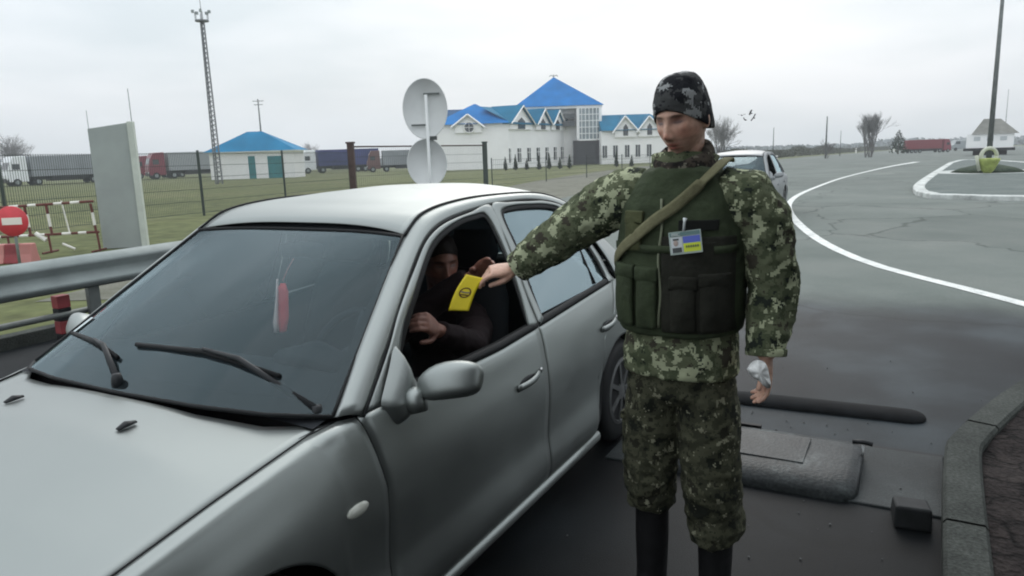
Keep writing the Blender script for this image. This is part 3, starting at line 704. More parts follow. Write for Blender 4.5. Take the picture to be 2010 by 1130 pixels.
Ds = [-12, -6, -2, 2, 5, 8, 10, 12, 14, 16, 18, 21, 25, 30, 36, 45, 60, 80, 110, 150, 200, 280, 420, 560, 640]
sheet('ground', [(D, -abs(D) * 1.6 - 40, abs(D) * 1.6 + 40) for D in Ds], -.004, M_GRASS, 20)
# road: apron plus carriageway curving away to the right
lp = [DL(gp(*p)) for p in ((1085, 393), (1160, 374), (1240, 352), (1340, 335), (1450, 320), (1600, 306), (1750, 295))]
ld = [p[0] for p in lp]; ll = [p[1] for p in lp]
def road_left(D):
    a = -(5.35 - CAM.y - D * math.sin(YAW)) / math.cos(YAW)
    if D < 9: return a
    if D < ld[0]: return float(np.interp(D, [9, ld[0]], [-(5.35 - CAM.y - 9 * math.sin(YAW)) / math.cos(YAW), ll[0]]))
    return float(np.interp(D, ld, ll)) + (0 if D < ld[-1] else (D - ld[-1]) * .55)
RD = [-6, -3, 0, 2, 4, 6, 7, 8, 9, 10, 11, 12, 13, 14, 15, 17, 19, 21, 24, 27, 31, 36, 42, 50, 60, 75, 95, 120, 150, 190, 240, 300]
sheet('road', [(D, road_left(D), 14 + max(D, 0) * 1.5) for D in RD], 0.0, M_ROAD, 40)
sheet('verge', [(D, road_left(D) - 1.2 - D * .12, road_left(D) + .03) for D in RD[8:27]], .004, geo_mat('verge_gravel', [(.3, (.11, .115, .085)), (.6, (.18, .18, .15))], 1.5), 6)
# white edge line sweeping round
LP = [(2140, 632), (2010, 597), (1900, 568), (1800, 543), (1700, 514), (1620, 478), (1575, 446), (1552, 420), (1548, 401), (1565, 384), (1600, 368), (1650, 350), (1700, 337), (1750, 326), (1800, 317.5)]
LW = [.17] * 8 + [.19, .22, .26, .34, .42, .5, .6]
cl = crom([gp(*p) for p in LP], 90); rows = []
for i, p in enumerate(cl):
    t = (cl[min(i + 1, 89)] - cl[max(i - 1, 0)]); t.z = 0; t.normalize(); nn = Vector((-t.y, t.x, 0)); k = float(np.interp(i / 89 * 14, range(15), LW)) / 2
    rows.append([Vector(((p + nn * q).x, (p + nn * q).y, terr(*(p + nn * q).xy) + .006)) for q in (-k, 0, k)])
M_LINE = geo_mat('road_paint', [(.28, (.36, .38, .37)), (.42, (.62, .64, .62)), (.65, (.76, .77, .74))], 5, scale2=90, rough=.7, bump=.2)
mb = MB(); mb.grid(rows); o = mb.build('road_marking', M_LINE); o['kind'] = 'structure'

# concrete strip and open joint across the apron
M_SLAB = geo_mat('dark_concrete', [(.3, (.014, .017, .018)), (.55, (.030, .036, .037)), (.75, (.055, .064, .064))], 2.2, scale2=140, rough=.55, bump=.25)  # concrete in a dark mottled tone
mb = MB(); mb.box((2.75, -1.62, -.02), (.72, 1.62, .06)); o = mb.build('pavement', M_SLAB, bevel=.008); o['kind'] = 'structure'
mb = MB(); mb.box((3.133, -1.62, .001), (.030, 1.62, .004)); mb.box((3.16, -1.25, .012), (.03, .5, .02)); o = mb.build('drain_joint', M_BLACK); o['kind'] = 'structure'

def kerb_ring(name, outer, h, wd, m, parent=None, closed=False, z0=None):
    n = len(outer); rows = []
    for i, p in enumerate(outer):
        a = outer[i - 1] if (closed or i) else outer[i]; b = outer[(i + 1) % n] if (closed or i < n - 1) else outer[i]
        t = Vector((b[0] - a[0], b[1] - a[1], 0)).normalized(); nn = Vector((t.y, -t.x, 0))
        g_ = terr(p[0], p[1]); q = Vector((p[0], p[1], 0))
        rows.append([q + Vector((0, 0, g_ - .05)), q + Vector((0, 0, g_ + h * .85)), q + nn * wd * .08 + Vector((0, 0, g_ + h)), q + nn * wd * .92 + Vector((0, 0, g_ + h)), q + nn * wd + Vector((0, 0, g_ + h * .85)), q + nn * wd + Vector((0, 0, g_ - .05))])
    if closed: rows.append(rows[0])
    mb = MB(); mb.grid(rows); return mb.build(name, m, parent)
M_KERB = geo_mat('kerb_concrete', [(.3, (.030, .034, .031)), (.6, (.060, .066, .060))], 3, scale2=70, rough=.85)
ko = crom([(.2, -2.36, 0), (1.0, -2.37, 0), (1.89, -2.385, 0), (3.07, -2.43, 0), (3.27, -2.48, 0), (3.55, -2.57, 0), (4.0, -2.73, 0), (4.53, -2.95, 0), (5.1, -3.3, 0), (5.5, -3.8, 0), (5.6, -4.5, 0)], 60)
kt = thing('kerb', 'grey concrete kerb curving round the brown soil bed', 'kerb', (0, 0, 0))
for i in range(0, 59, 6):
    sg = [Vector(p) for p in ko[i:i + 7]]
    sg[0] = sg[0] + (sg[1] - sg[0]).normalized() * .005; sg[-1] = sg[-1] + (sg[-2] - sg[-1]).normalized() * .005
    kerb_ring('kerb_stone', [tuple(p) for p in sg], .11 + .002 * (i % 4), .16, M_KERB, kt)
poly = [(p.x, p.y - .06) for p in ko]
mb = MB(); ring = [Vector((p.x + .0, p.y - .10, .075)) for p in ko[:40]] + [Vector((p.x - .1, p.y - .03, .075)) for p in ko[40:]]
rows = [[a.lerp(Vector((a.x * .8, -6.0, .075)), t) + Vector((0, 0, .03 * noise.noise(a * 4 + Vector((0, t * 9, 0))))) for t in np.linspace(0, 1, 40)] for a in ring]
mb.grid(rows)
M_SOIL = geo_mat('cracked_soil', [(.3, (.012, .010, .010)), (.55, (.027, .022, .021)), (.75, (.048, .040, .037))], 5, scale2=40, bump=.8)
nt = M_SOIL.node_tree; b = nt.nodes['Principled BSDF']; g = N(nt, 'ShaderNodeNewGeometry'); v = N(nt, 'ShaderNodeTexVoronoi', feature='DISTANCE_TO_EDGE'); v.inputs['Scale'].default_value = 4.2
wn = N(nt, 'ShaderNodeTexNoise'); wn.inputs['Scale'].default_value = 5; LK(nt, g.outputs['Position'], wn.inputs['Vector'])
va = N(nt, 'ShaderNodeVectorMath', operation='MULTIPLY_ADD'); va.inputs[1].default_value = (.25, .25, 0); LK(nt, wn.outputs['Color'], va.inputs[0]); LK(nt, g.outputs['Position'], va.inputs[2]); LK(nt, va.outputs[0], v.inputs['Vector'])
cr_ = ramp(nt, [(0, (.12, .12, .12)), (.06, (1, 1, 1))]); LK(nt, v.outputs['Distance'], cr_.inputs['Fac'])
src = b.inputs['Base Color'].links[0].from_socket; mm = N(nt, 'ShaderNodeMix', data_type='RGBA', blend_type='MULTIPLY'); mm.inputs['Factor'].default_value = 1
LK(nt, src, mm.inputs['A']); LK(nt, cr_.outputs[0], mm.inputs['B']); LK(nt, mm.outputs['Result'], b.inputs['Base Color'])
o = mb.build('soil_bed', M_SOIL, None, True); o['kind'] = 'structure'

# rubber hump, cylinder, pin, wheel chock beside the soldier
mb = MB(); ys = list(-1.2 - .10 * (1 - np.cos(np.linspace(0, 1.57, 8)))) + list(np.linspace(-1.32, -2.24, 12)) + list(-2.26 - .10 * np.sin(np.linspace(0, 1.57, 8))); rows = []
for y in ys:
    e = math.sqrt(max(.0005, 1 - max(0, 1 - min(abs(y + 2.36), abs(y + 1.2)) / .10) ** 2))
    rows.append([(3.66 - (y + 1.8) * .05 + math.cos(a) * -.105 * e, y, .004 + .042 * e * math.sin(a)) for a in np.linspace(0, math.pi, 12)])
mb.grid(rows); o = mb.build('rubber_hump', mat('hump_rubber', (.005, .006, .007), .9, noise_amt=.4, nscale=9), None, True)
tag(o, 'long low black rubber hump lying on the asphalt right of the soldier', 'speed hump')
rl = thing('barrier_housing', 'low dark metal housing with rounded front on the concrete strip right of the soldier', 'housing', (2.6, -1.5, 0))
pr = [(.42, 0), (.42, .085), (.36, .105), (.10, .118), (-.03, .122), (-.12, .112), (-.19, .085), (-.225, .045), (-.23, 0)]
rows = []
for y, e in ((.45, 1), (.2, 1), (0, 1), (-.2, 1), (-.42, 1), (-.50, .98), (-.545, .88), (-.56, .70)):
    rows.append([(.09 + (x - .09) * e + .004 * noise.noise(Vector((x * 9, y * 6, 0))), y, z * .62 * e + .004 * noise.noise(Vector((x * 7, y * 8, 3)))) for x, z in pr])
M_ROLL = geo_mat('housing_steel', [(.35, (.010, .012, .013)), (.55, (.026, .031, .032)), (.72, (.10, .115, .115))], 4.5, scale2=60, rough=.4, bump=.15)
mb = MB(); mb.grid(rows); mb.f.append(tuple(range(len(mb.v) - 9, len(mb.v)))); mb.mi.append(0); mb.build('cover', M_ROLL, rl, True)
mb = MB(); mb.box((.15, -.05, .0765), (.35, .5, .010)); mb.build('lid', M_ROLL, rl, bevel=.003)
pk = thing('ground_pin', 'short steel T-handled pin standing behind the dark steel cylinder', 'pin', (2.86, -2.055, 0))
mb = MB(); mb.tube([(0, 0, -.02), (0, 0, .12)], .006, 8); mb.build('rod', M_CHROME, pk, True)
mb = MB(); mb.tube([(0, .05, .118), (0, 0, .125), (0, -.045, .118)], .013, 8); mb.build('crossbar', M_DARK, pk, True)
ck = MB(); ck.add([(-.09, -.075, 0), (.09, -.075, 0), (.09, .075, 0), (-.09, .075, 0), (-.075, -.07, .10), (.085, -.07, .075), (.085, .07, .075), (-.075, .07, .10)], [(0, 3, 2, 1), (4, 5, 6, 7), (0, 1, 5, 4), (1, 2, 6, 5), (2, 3, 7, 6), (3, 0, 4, 7)])
o = ck.build('wheel_chock', mat('chock_rubber', (.016, .018, .019), .7, noise_amt=.5, nscale=8), None, False, bevel=.014, seg=3); o.location = (2.31, -2.28, .0); o.rotation_euler = (0, 0, R(6))
tag(o, 'small dark block wedged against the concrete kerb', 'wheel chock')

mb = MB(); rg_ = random.Random(4)
for _ in range(70):
    x, y = (rg_.uniform(1.9, 3.5), rg_.uniform(-2.4, -1.2)) if rg_.random() < .55 else (rg_.uniform(1.2, 6.0), rg_.uniform(-3.0, -.9))
    s0 = rg_.uniform(.002, .006) * (1 if rg_.random() < .93 else 1.8); z = .012 if 2.39 < x < 3.11 else .002
    if y < -2.3 and x < 3.2 or (x > 3.2 and y < -2.35 - (x - 3.2) * .45): continue
    mb.ell((x, y, z + s0 * .4), (s0, s0 * rg_.uniform(.6, 1.2), s0 * .6), Matrix.Rotation(rg_.random() * 3, 3, 'Z'), 6, 4)
o = mb.build('gravel', mat('pale_grit', (.10, .105, .105), .9, noise_amt=.6, nscale=7)); o['kind'] = 'stuff'

# far traffic island with planter, pole and ring emblem
isl = crom([gp(*p) for p in ((1872, 322), (1848, 340), (1826, 358), (1815, 371), (1822, 382), (1848, 389), (1900, 391), (1960, 392.5), (2060, 394), (2160, 394), (2250, 380), (2200, 350), (2080, 330), (1960, 318), (1900, 316), (1872, 322))], 80)[:-1]
it = thing('traffic_island', 'raised traffic island with a white painted kerb around the lamp pole', 'traffic island')
wk = kerb_ring('island_kerb', [tuple(p) for p in isl], .14, .35, mat('white_kerb_paint', (.50, .52, .50), .85, noise_amt=.45, nscale=2.5), it, True)
c = sum(isl, Vector()) / len(isl)
mb = MB(); n = len(isl); mb.add([(p.x, p.y, terr(p.x, p.y) + .115) for p in isl] + [((p.x + c.x) / 2, (p.y + c.y) / 2, terr((p.x + c.x) / 2, (p.y + c.y) / 2) + .115) for p in isl] + [(c.x, c.y, terr(c.x, c.y) + .115)],
       [(i, (i + 1) % n, (i + 1) % n + n, i + n) for i in range(n)] + [(i + n, (i + 1) % n + n, 2 * n) for i in range(n)])
mb.build('island_paving', geo_mat('island_paving', [(.3, (.10, .125, .12)), (.7, (.17, .19, .18))], .8), it)
b0 = gp(1938, 342)
mnd = MB(); prof = [(5.6, -.3), (5.5, .25), (5.2, .30), (3.8, .75), (1.8, 1.1), (0, 1.2)]
PB = thing('planter_mound', 'round dark planted mound with a pale stone rim under the lamp pole', 'flower bed', b0)
mnd.lathe([(r_ * .30, z * .42) for r_, z in prof[2:]], (0, 0, 0), None, 40); mnd.build('mound', geo_mat('mound_plants', [(.3, (.03, .045, .035)), (.7, (.07, .09, .06))], 2.5, scale2=14, bump=1), PB, True)
mb = MB(); mb.lathe([(2.35, -.3), (2.35, .13), (2.2, .15), (2.15, .12)], (0, 0, 0), None, 40); mb.build('rim', mat('stone_rim', (.50, .52, .50), .85, noise_amt=.2, nscale=2), PB, True)
s_ = b0 + (CAM - b0).normalized() * 1.9; s_.z = b0.z + .02
yb = thing('ring_emblem', 'white ring sculpture on a yellow-green cone in front of the lamp pole', 'sculpture', s_, YAW + R(-90)); yb.scale = (.72, .72, .72)
ppm = FPX / DL(s_)[0]
mb = MB(); mb.lathe([(.06, 0), (.35, .35), (.62, .95), (.66, 1.1), (.3, 1.12), (0, 1.12)], (0, 0, 0), None, 20); mb.build('cone', mat('yellow_green_paint', (.34, .40, .12), .6, noise_amt=.35, nscale=3), yb, True)
mb = MB(); cc = Vector((0, 0, 1.25)); mb.tube([cc + Vector((.5 * math.cos(a), 0, .5 * math.sin(a))) for a in np.linspace(0, 2 * math.pi, 25)], .12, 8); mb.tube([(-.55, .0, .35), (-.8, .0, 1.3)], .10, 8); mb.build('ring', mat('cream_paint', (.50, .52, .42), .6), yb, True)
# ------------------------------------------------------------------ left side: guardrail, fence, signs, barrier
M_GALV = mat('galvanised_steel', (.25, .285, .28), .65, .1, noise_amt=.18, nscale=3, bump=.15)
M_GALVD = mat('weathered_steel', (.13, .145, .14), .6, .5, noise_amt=.3, nscale=4)
gr = thing('guardrail', 'galvanised W-beam guardrail on posts beyond the silver saloon', 'guardrail', (0, 4.5, 0))
prof = [(.0, .0), (-.02, .02), (-.085, .055), (-.085, .085), (-.015, .135), (-.015, .175), (-.085, .225), (-.085, .255), (-.02, .295), (0, .31)]
for k, (xa, xb) in enumerate(((-7.9, -3.98), (-4.0, .02), (0, 4.02), (4.0, 7.4))):
    mb = MB(); off = .004 * (k % 2)
    mb.grid([[(x, y + off, .535 + z) for y, z in prof] for x in np.linspace(xa, xb, 5)]); mb.build('beam', M_GALV, gr, True, solid=.005)
for x in np.arange(-7, 7.5, 2.0):
    mb = MB(); mb.box((x, .10, .38), (.11, .06, .86)); mb.box((x, .04, .69), (.09, .07, .2)); mb.build('post', M_GALVD, gr, bevel=.006)
mb = MB(); mb.tube([(-7.5, .16, .30), (7, .16, .30)], .03, 8); mb.build('lower_pipe', M_GALVD, gr, True)
k2 = MB(); k2.box((-.5, 5.15, .05), (14, .16, .14)); o = k2.build('verge_kerb', M_KERB, bevel=.01); tag(o, 'long low concrete kerb behind the guardrail', 'kerb')
# striped marker block under the rail
p_ = Vector((2.75, 4.70, 0))
sp_ = thing('striped_post', 'short red and dark striped marker post under the guardrail', 'marker post', p_)
M_RED = mat('red_paint', (.22, .025, .03), .55, noise_amt=.25, nscale=6); M_WHT = mat('white_paint', (.74, .73, .68), .6, noise_amt=.1, nscale=6)
for k in range(4):
    mb = MB(); mb.box((0, 0, .06 + .12 * k), (.12, .10, .118)); mb.build('stripe', M_RED if k % 2 else M_BLACK, sp_, bevel=.006)

# mesh fence
M_FENCE = mat('fence_green', (.055, .07, .064), .7); M_RAILB = mat('rusty_rail', (.07, .045, .04), .7, noise_amt=.3, nscale=3)
def fence_run(label, ptsDL, h, wires, post_m, name='mesh_fence', top=True, group=None):
    P_ = [fromDL(D, L) for D, L in ptsDL]; root = thing(name, label, 'fence', P_[0], 0, group)
    for i, p in enumerate(P_):
        mb = MB(); q = p - P_[0]; mb.box((q.x, q.y, q.z + h / 2 + .02), (.06, .06, h + .1), YAW); mb.build('post', post_m, root)
    for i in range(len(P_) - 1):
        a, b = P_[i] - P_[0], P_[i + 1] - P_[0]; l = (b - a).length; mb = MB(); n = int(l / wires)
        for j in range(1, n):
            q = a.lerp(b, j / n); r_ = .0065
            mb.add([(q.x - r_, q.y, q.z + .08), (q.x, q.y - r_, q.z + .08), (q.x + r_, q.y, q.z + .08), (q.x - r_, q.y, q.z + h), (q.x, q.y - r_, q.z + h), (q.x + r_, q.y, q.z + h)], [(0, 1, 4, 3), (1, 2, 5, 4), (2, 0, 3, 5)])
        for z in np.linspace(.1, h - .03, 6): mb.tube([a + Vector((0, 0, z)), b + Vector((0, 0, z))], .007, 4)
        mb.build('mesh_panel', M_FENCE, root)
        if top:
            mb = MB(); mb.tube([a + Vector((0, 0, h)), b + Vector((0, 0, h))], .035, 6); mb.build('top_rail', M_RAILB, root)
fence_run('green wire mesh fence with dark posts on the grass behind the guardrail', [(13.4, -14.2), (15.6, -13.4), (18.2, -12.42), (21.1, -11.3), (24, -9.95), (28.3, -8.55), (33, -7.0)], 2.02, .065, M_FENCE, top=False)
fence_run('mesh fence section with a dark top rail between two thick posts behind the car roof', [(33.1, -6.85), (36.5, -4.2), (40, -1.27)], 2.25, .12, M_RAILB, 'gate_fence')
fence_run('thin distant mesh fence in front of the white building with blue roofs', [(41, -.9), (47, 2.4), (53, 5.6), (60, 9.2), (68, 13.0)], 1.5, .22, M_FENCE, 'far_fence', False)
for D, L in ((33.05, -6.93),):
    p = fromDL(D, L); t_ = thing('gate_post', 'thick rust-brown post at the corner of the mesh fence', 'post', p, YAW)
    mb = MB(); mb.box((0, 0, 1.2), (.28, .28, 2.4)); mb.build('shaft', M_RAILB, t_, bevel=.02); mb = MB(); mb.box((0, 0, 2.42), (.36, .36, .08)); mb.build('cap', M_RAILB, t_, bevel=.01)
p = fromDL(40.1, -1.22); t_ = thing('gate_post', 'dark green post at the right end of the railed fence section', 'post', p, YAW)
mb = MB(); mb.box((0, 0, 1.2), (.26, .26, 2.4)); mb.build('shaft', M_FENCE, t_, bevel=.02); mb = MB(); mb.box((0, 0, 2.42), (.32, .32, .06)); mb.build('cap', M_FENCE, t_, bevel=.01)

# grey sheet-metal stele
b0 = gp(243, 486); D0, L0 = DL(b0); pm = D0 / FPX
st = thing('metal_panel', 'tall plain grey sheet metal panel standing behind the guardrail, left of the saloon', 'panel', b0, YAW - R(90) + R(12))
hh = 15.6; H_ = 2.34 - b0.z + 0
mb = MB(); mb.add([(-.36, -.05, 0), (.36, -.05, 0), (.36, -.05, H_ + .10), (-.36, -.05, H_), (-.36, .05, 0), (.36, .05, 0), (.36, .05, H_ + .10), (-.36, .05, H_)], [(0, 1, 2, 3), (7, 6, 5, 4), (0, 4, 5, 1), (3, 2, 6, 7), (0, 3, 7, 4), (1, 5, 6, 2)])
mb.build('sheet', mat('grey_sheet', (.31, .345, .335), .6, .1, noise_amt=.12, nscale=1.2), st, bevel=.008)
mb = MB(); mb.box((.42, -.02, (H_ + .12) / 2), (.11, .16, H_ + .12)); mb.build('side_post', mat('pale_frame', (.50, .54, .49), .6, noise_amt=.1, nscale=4), st, bevel=.008)
mb = MB(); mb.tube([(.44, 0, H_), (.44, 0, H_ + .75)], .008, 6); mb.build('rod', M_GALV, st, True); mb = MB(); mb.tube([(-.35, 0, H_ - .05), (-.35, 0, H_ + .35)], .006, 6); mb.build('rod', M_GALV, st, True)

# red and white tubular barrier
b0 = gp(62, 497); D0, L0 = DL(b0); k = D0 / FPX
br = thing('tube_barrier', 'red and white striped tubular barrier frame standing by the fence', 'barrier', b0, YAW - R(90))
M_REDD = mat('faded_red', (.13, .045, .04), .65, noise_amt=.3, nscale=8)
def striped(a, b, segs, r_=.024, nm='bar'):
    a, b = Vector(a), Vector(b); mb = MB()
    for i, (t0, t1, c_) in enumerate(segs):
        mb.tube([a.lerp(b, t0), a.lerp(b, t1)], r_ * (1.12 if c_ else 1), 8, mi=c_)
    mb.build(nm, [M_REDD, M_WHT], br)
px_ = lambda x, y: ((x - 62) * k, 0, (497 - y) * k)
striped(px_(-6, 406), px_(197, 399), [(0, .02, 1), (.02, .19, 0), (.19, .28, 1), (.28, .37, 0), (.37, .45, 1), (.45, .62, 0), (.62, .70, 1), (.70, .78, 0), (.78, .87, 1), (.87, 1, 0)])
striped(px_(0, 463), px_(200, 459), [(0, .04, 1), (.04, .22, 0), (.22, .31, 1), (.31, .39, 0), (.39, .47, 1), (.47, .64, 0), (.64, .73, 1), (.73, .80, 0), (.80, .88, 1), (.88, 1, 0)])
for x in (62, 104, 191): striped(px_(x, 403), px_(x + 4, 462), [(0, .3, 0), (.3, .72, 1), (.72, 1, 0)])
striped(px_(135, 396), px_(143, 462), [(0, 1, 1)], .012)
striped(px_(76, 458), px_(95, 472), [(0, 1, 1)], .04, 'foot'); striped(px_(126, 480), px_(149, 491), [(0, 1, 1)], .02, 'foot')
for x in (20, 100, 196): striped(px_(x, 462), px_(x + 2, 498), [(0, 1, 0)], .02, 'leg')
for x, y in ((20, 498), (100, 498), (196, 498)):
    q = px_(x, y); mb = MB(); mb.tube([(q[0], -.25, .02), (q[0], .25, .02)], .02, 6); mb.build('leg', M_REDD, br)

# no entry sign on a post
def no_entry(px, py, rpx, D, label, second=False):
    c_ = atD(px, py, D); r_ = rpx / FPX * D; g_ = Vector((c_.x, c_.y, terr(c_.x, c_.y))); h = c_.z - g_.z
    t = thing('no_entry_sign', label, 'sign', g_, YAW - R(90) + R(8))
    Rm = Matrix.Rotation(R(90), 3, 'X')
    mb = MB(); mb.lathe([(0, -.012), (r_, -.012), (r_ * 1.02, 0), (r_, .012), (0, .012)], (0, 0, h), Rm, 36); d = mb.build('disc', mat('sign_red', (.58, .045, .06), .5, noise_amt=.15, nscale=4), t, True)
    mb = MB(); mb.box((0, -.016, h), (r_ * 1.25, .008, r_ * .48)); mb.build('bar', mat('sign_cream', (.80, .74, .68), .5), d, bevel=.003)
    mb = MB(); mb.tube([(0, .03, 0), (0, .03, h + r_ * .8)], .025, 8); mb.build('post', M_GALV, t, True)
    return t
no_entry(24, 434, 29, 12.6, 'red round no entry sign with a white bar beside the barrier')
q = gp(16, 516); t = thing('barrier_block', 'red and white plastic barrier block under the no entry sign at the left edge', 'barrier block', q, YAW - R(90))
for k, (x0, x1, c_) in enumerate(((-.45, -.10, M_WHT), (-.10, .02, mat('block_pink', (.50, .22, .20), .6)), (.02, .28, M_RED), (.28, .5, mat('block_pink', (.50, .22, .20), .6)))):
    mb = MB(); mb.prism([(x0, -.16, 0), (x0, .16, 0), (x0, .10, .16), (x0, .07, .34), (x0, -.07, .34), (x0, -.10, .16)], (x1 - x0, 0, 0)); mb.build('segment', c_, t, bevel=.02)

# two round signs seen from behind
g_ = gp(845, 478); g_ = fromDL(9.5, DL(atD(838, 360, 9.5))[1])
t = thing('road_sign', 'two round sign plates on one pole seen from behind, above the saloon roof', 'road sign', g_, YAW - R(90))
Rm = Matrix.Rotation(R(90), 3, 'X'); M_SB = mat('sign_back', (.66, .68, .67), .6, 0, noise_amt=.05, nscale=3)
for (px, py, rx, rz) in ((834, 213, 43, 57), (838, 320, 39, 47)):
    c_ = atD(px, py, 9.5); q = c_ - g_; lx, lz = q.dot(RH), c_.z - g_.z; k = 9.5 / FPX
    mb = MB(); mb.lathe([(0, .0), (.97, .0), (1.0, -.004), (1.0, .014), (.965, .016), (.955, .006), (0, .006)], (0, 0, 0), None, 44)
    mb.v = [Vector((lx + x * rx * k, .03 + z * 1.0, lz + y * rz * k)) for x, y, z in [(v[0], v[1], -v[2]) for v in mb.v]]; pl = mb.build('sign_plate', M_SB, t, True)
    if py < 300:
        for dz, dx in ((.18, .09), (-.20, -.08)):
            mb = MB(); mb.box((lx + dx, -.004, lz + dz), (.20, .012, .022)); mb.build('bracket', M_GALVD, pl)
    else:
        mb = MB(); mb.box((lx + .10, 0, lz + rz * k + .0), (.09, .02, .05)); mb.build('bracket', M_GALVD, pl)
a_ = atD(836, 186, 9.5); q = a_ - g_
mb = MB(); mb.tube([(q.dot(RH), -.03, 0), (q.dot(RH), -.03, a_.z - g_.z)], .019, 12); mb.build('pole', M_SB, t, True)

# ------------------------------------------------------------------ lorries on the field
M_TARP_G = mat('tarpaulin_grey', (.27, .29, .31), .7, noise_amt=.12, nscale=.6); M_TARP_B = mat('tarpaulin_blue', (.035, .045, .16), .6, noise_amt=.2, nscale=.6)
M_GLD = mat('dark_glass', (.02, .03, .035), .1, 0, .8)
def lorry(label, px, py, cab_h_px, cabm, trm, tlen, rz=0.0, glab='lorries parked beyond the fence', name='lorry', D=None):
    b0 = gp(px, py)
    if D: L_ = DL(atD(px, py, D))[1]; b0 = fromDL(D, L_)
    D0 = DL(b0)[0]; k = (cab_h_px / FPX * D0) / 3.8
    t = thing(name, label, 'lorry', b0, YAW - R(90) + rz, glab)
    B = lambda p, q: MB().b2(tuple(k * a for a in p), tuple(k * a for a in q))
    # cab faces -x; width along y
    mb = MB(); pf = [(0, 0, .55), (-.05, 0, 1.4), (.05, 0, 2.1), (.35, 0, 3.1), (.75, 0, 3.75), (2.2, 0, 3.8), (2.25, 0, .55)]
    mb.prism([Vector((a * k, -1.22 * k, c * k)) for a, b, c in pf], (0, 2.44 * k, 0)); cb = mb.build('cab', cabm, t, bevel=.08 * k)
    mb = MB(); mb.add([(k * (.045 - .02), -1.1 * k, 2.12 * k), (k * (.045 - .02), 1.1 * k, 2.12 * k), (k * .30, 1.05 * k, 3.0 * k), (k * .30, -1.05 * k, 3.0 * k)], [(0, 1, 2, 3)]); mb.build('windscreen', M_GLD, cb)
    for y in (-1.235, 1.235):
        mb = MB(); mb.box((.95 * k, y * k, 2.45 * k), (.8 * k, .02 * k, .7 * k)); mb.build('side_window', M_GLD, cb)
    B((-.10, -1.2, .45), (.25, 1.2, 1.0)).build('bumper', M_DARK, cb, bevel=.05 * k)
    for y in (-.95, .95):
        mb = MB(); mb.box((-.07 * k, y * k, .95 * k), (.08 * k, .35 * k, .22 * k)); mb.build('headlight', M_PLASTW, cb)
    B((2.7, -1.25, 1.15), (2.7 + tlen, 1.25, 3.75)).build('trailer_body', trm, t, bevel=.03 * k)
    B((1.8, -.5, .7), (2.7 + tlen, .5, 1.13)).build('chassis', M_DARK, t)
    B((5.0, -1.15, .5), (tlen - 2, 1.15, 1.1)).build('side_guard', M_DARK, t)
    for wx in (.9, 3.3, tlen - .9, tlen + .3, tlen + 1.5):
        for y in (-1.1, 1.1):
            mb = MB(); mb.lathe([(0, -.14), (.42, -.14), (.5, -.1), (.5, .1), (.42, .14), (0, .14)], (0, 0, 0), Matrix.Rotation(R(90), 3, 'X'), 18); mb.v = [(v[0] * k + wx * k, v[1] * k + y * k, v[2] * k + .5 * k) for v in mb.v]
            w_ = mb.build('wheel', M_BLACK, t, True)
            mb = MB(); mb.lathe([(0, 0), (.26, .01), (.26, .03)], (0, 0, 0), Matrix.Rotation(R(90) * (1 if y < 0 else -1), 3, 'X'), 14); mb.v = [(v[0] * k + wx * k, v[1] * k + y * 1.145 * k, v[2] * k + .5 * k) for v in mb.v]; mb.build('rim', M_GALV, w_)
    return t
M_CABW = mat('cab_white', (.80, .82, .84), .35); M_CABR = mat('cab_red', (.20, .02, .04), .35); M_CABB = mat('cab_brown', (.12, .05, .045), .5)
lorry('white lorry cab with a grey curtain-sided trailer, leftmost beyond the fence', 14, 372, 58, M_CABW, M_TARP_G, 11.0, R(52), D=98)
lorry('dark red lorry cab with a grey trailer behind the guard house', 292, 357, 51, M_CABR, mat('tarpaulin_pale', (.33, .35, .36), .7), 12, R(38), D=128)
lorry('second dark red lorry standing half hidden behind the other red cab', 262, 352, 44, M_CABR, M_TARP_G, 6, R(38), D=140)
lorry('white lorry cab pulling a blue trailer right of the guard house', 592, 341, 45, M_CABW, M_TARP_B, 10.0, R(24))
lorry('brown lorry cab with a pale grey trailer, between gate post and round signs', 722, 338, 41, M_CABB, M_TARP_G, 11, R(14))
lorry('long dark red lorry on the road beside the dark conifer', 1862, 293.5, 25, M_CABR, mat('tarpaulin_red', (.20, .04, .05), .7), 10, R(180), D=150)

# ------------------------------------------------------------------ buildings
M_WALL = mat('white_render', (.90, .90, .89), .85, noise_amt=.04, nscale=.4)
def roofing(name, col, freq):
    m = bpy.data.materials.new(name); m.use_nodes = True; nt = m.node_tree; b = nt.nodes['Principled BSDF']; b.inputs['Roughness'].default_value = .8; b.inputs['Specular IOR Level'].default_value = .12
    tcn = N(nt, 'ShaderNodeTexCoord'); wv = N(nt, 'ShaderNodeTexWave'); wv.inputs['Scale'].default_value = freq; wv.inputs['Distortion'].default_value = .3
    LK(nt, tcn.outputs['Object'], wv.inputs['Vector']); n = N(nt, 'ShaderNodeTexNoise'); n.inputs['Scale'].default_value = .35; n.inputs['Detail'].default_value = 5; LK(nt, tcn.outputs['Object'], n.inputs['Vector'])
    r = ramp(nt, [(.3, tuple(c * .8 for c in col)), (.7, tuple(c * 1.15 for c in col))]); LK(nt, n.outputs['Fac'], r.inputs['Fac'])
    r2 = ramp(nt, [(0, (.82,) * 3), (.4, (1, 1, 1))]); LK(nt, wv.outputs['Fac'], r2.inputs['Fac'])
    mm = N(nt, 'ShaderNodeMix', data_type='RGBA', blend_type='MULTIPLY'); mm.inputs['Factor'].default_value = 1; LK(nt, r.outputs[0], mm.inputs['A']); LK(nt, r2.outputs[0], mm.inputs['B']); LK(nt, mm.outputs['Result'], b.inputs['Base Color'])
    return m
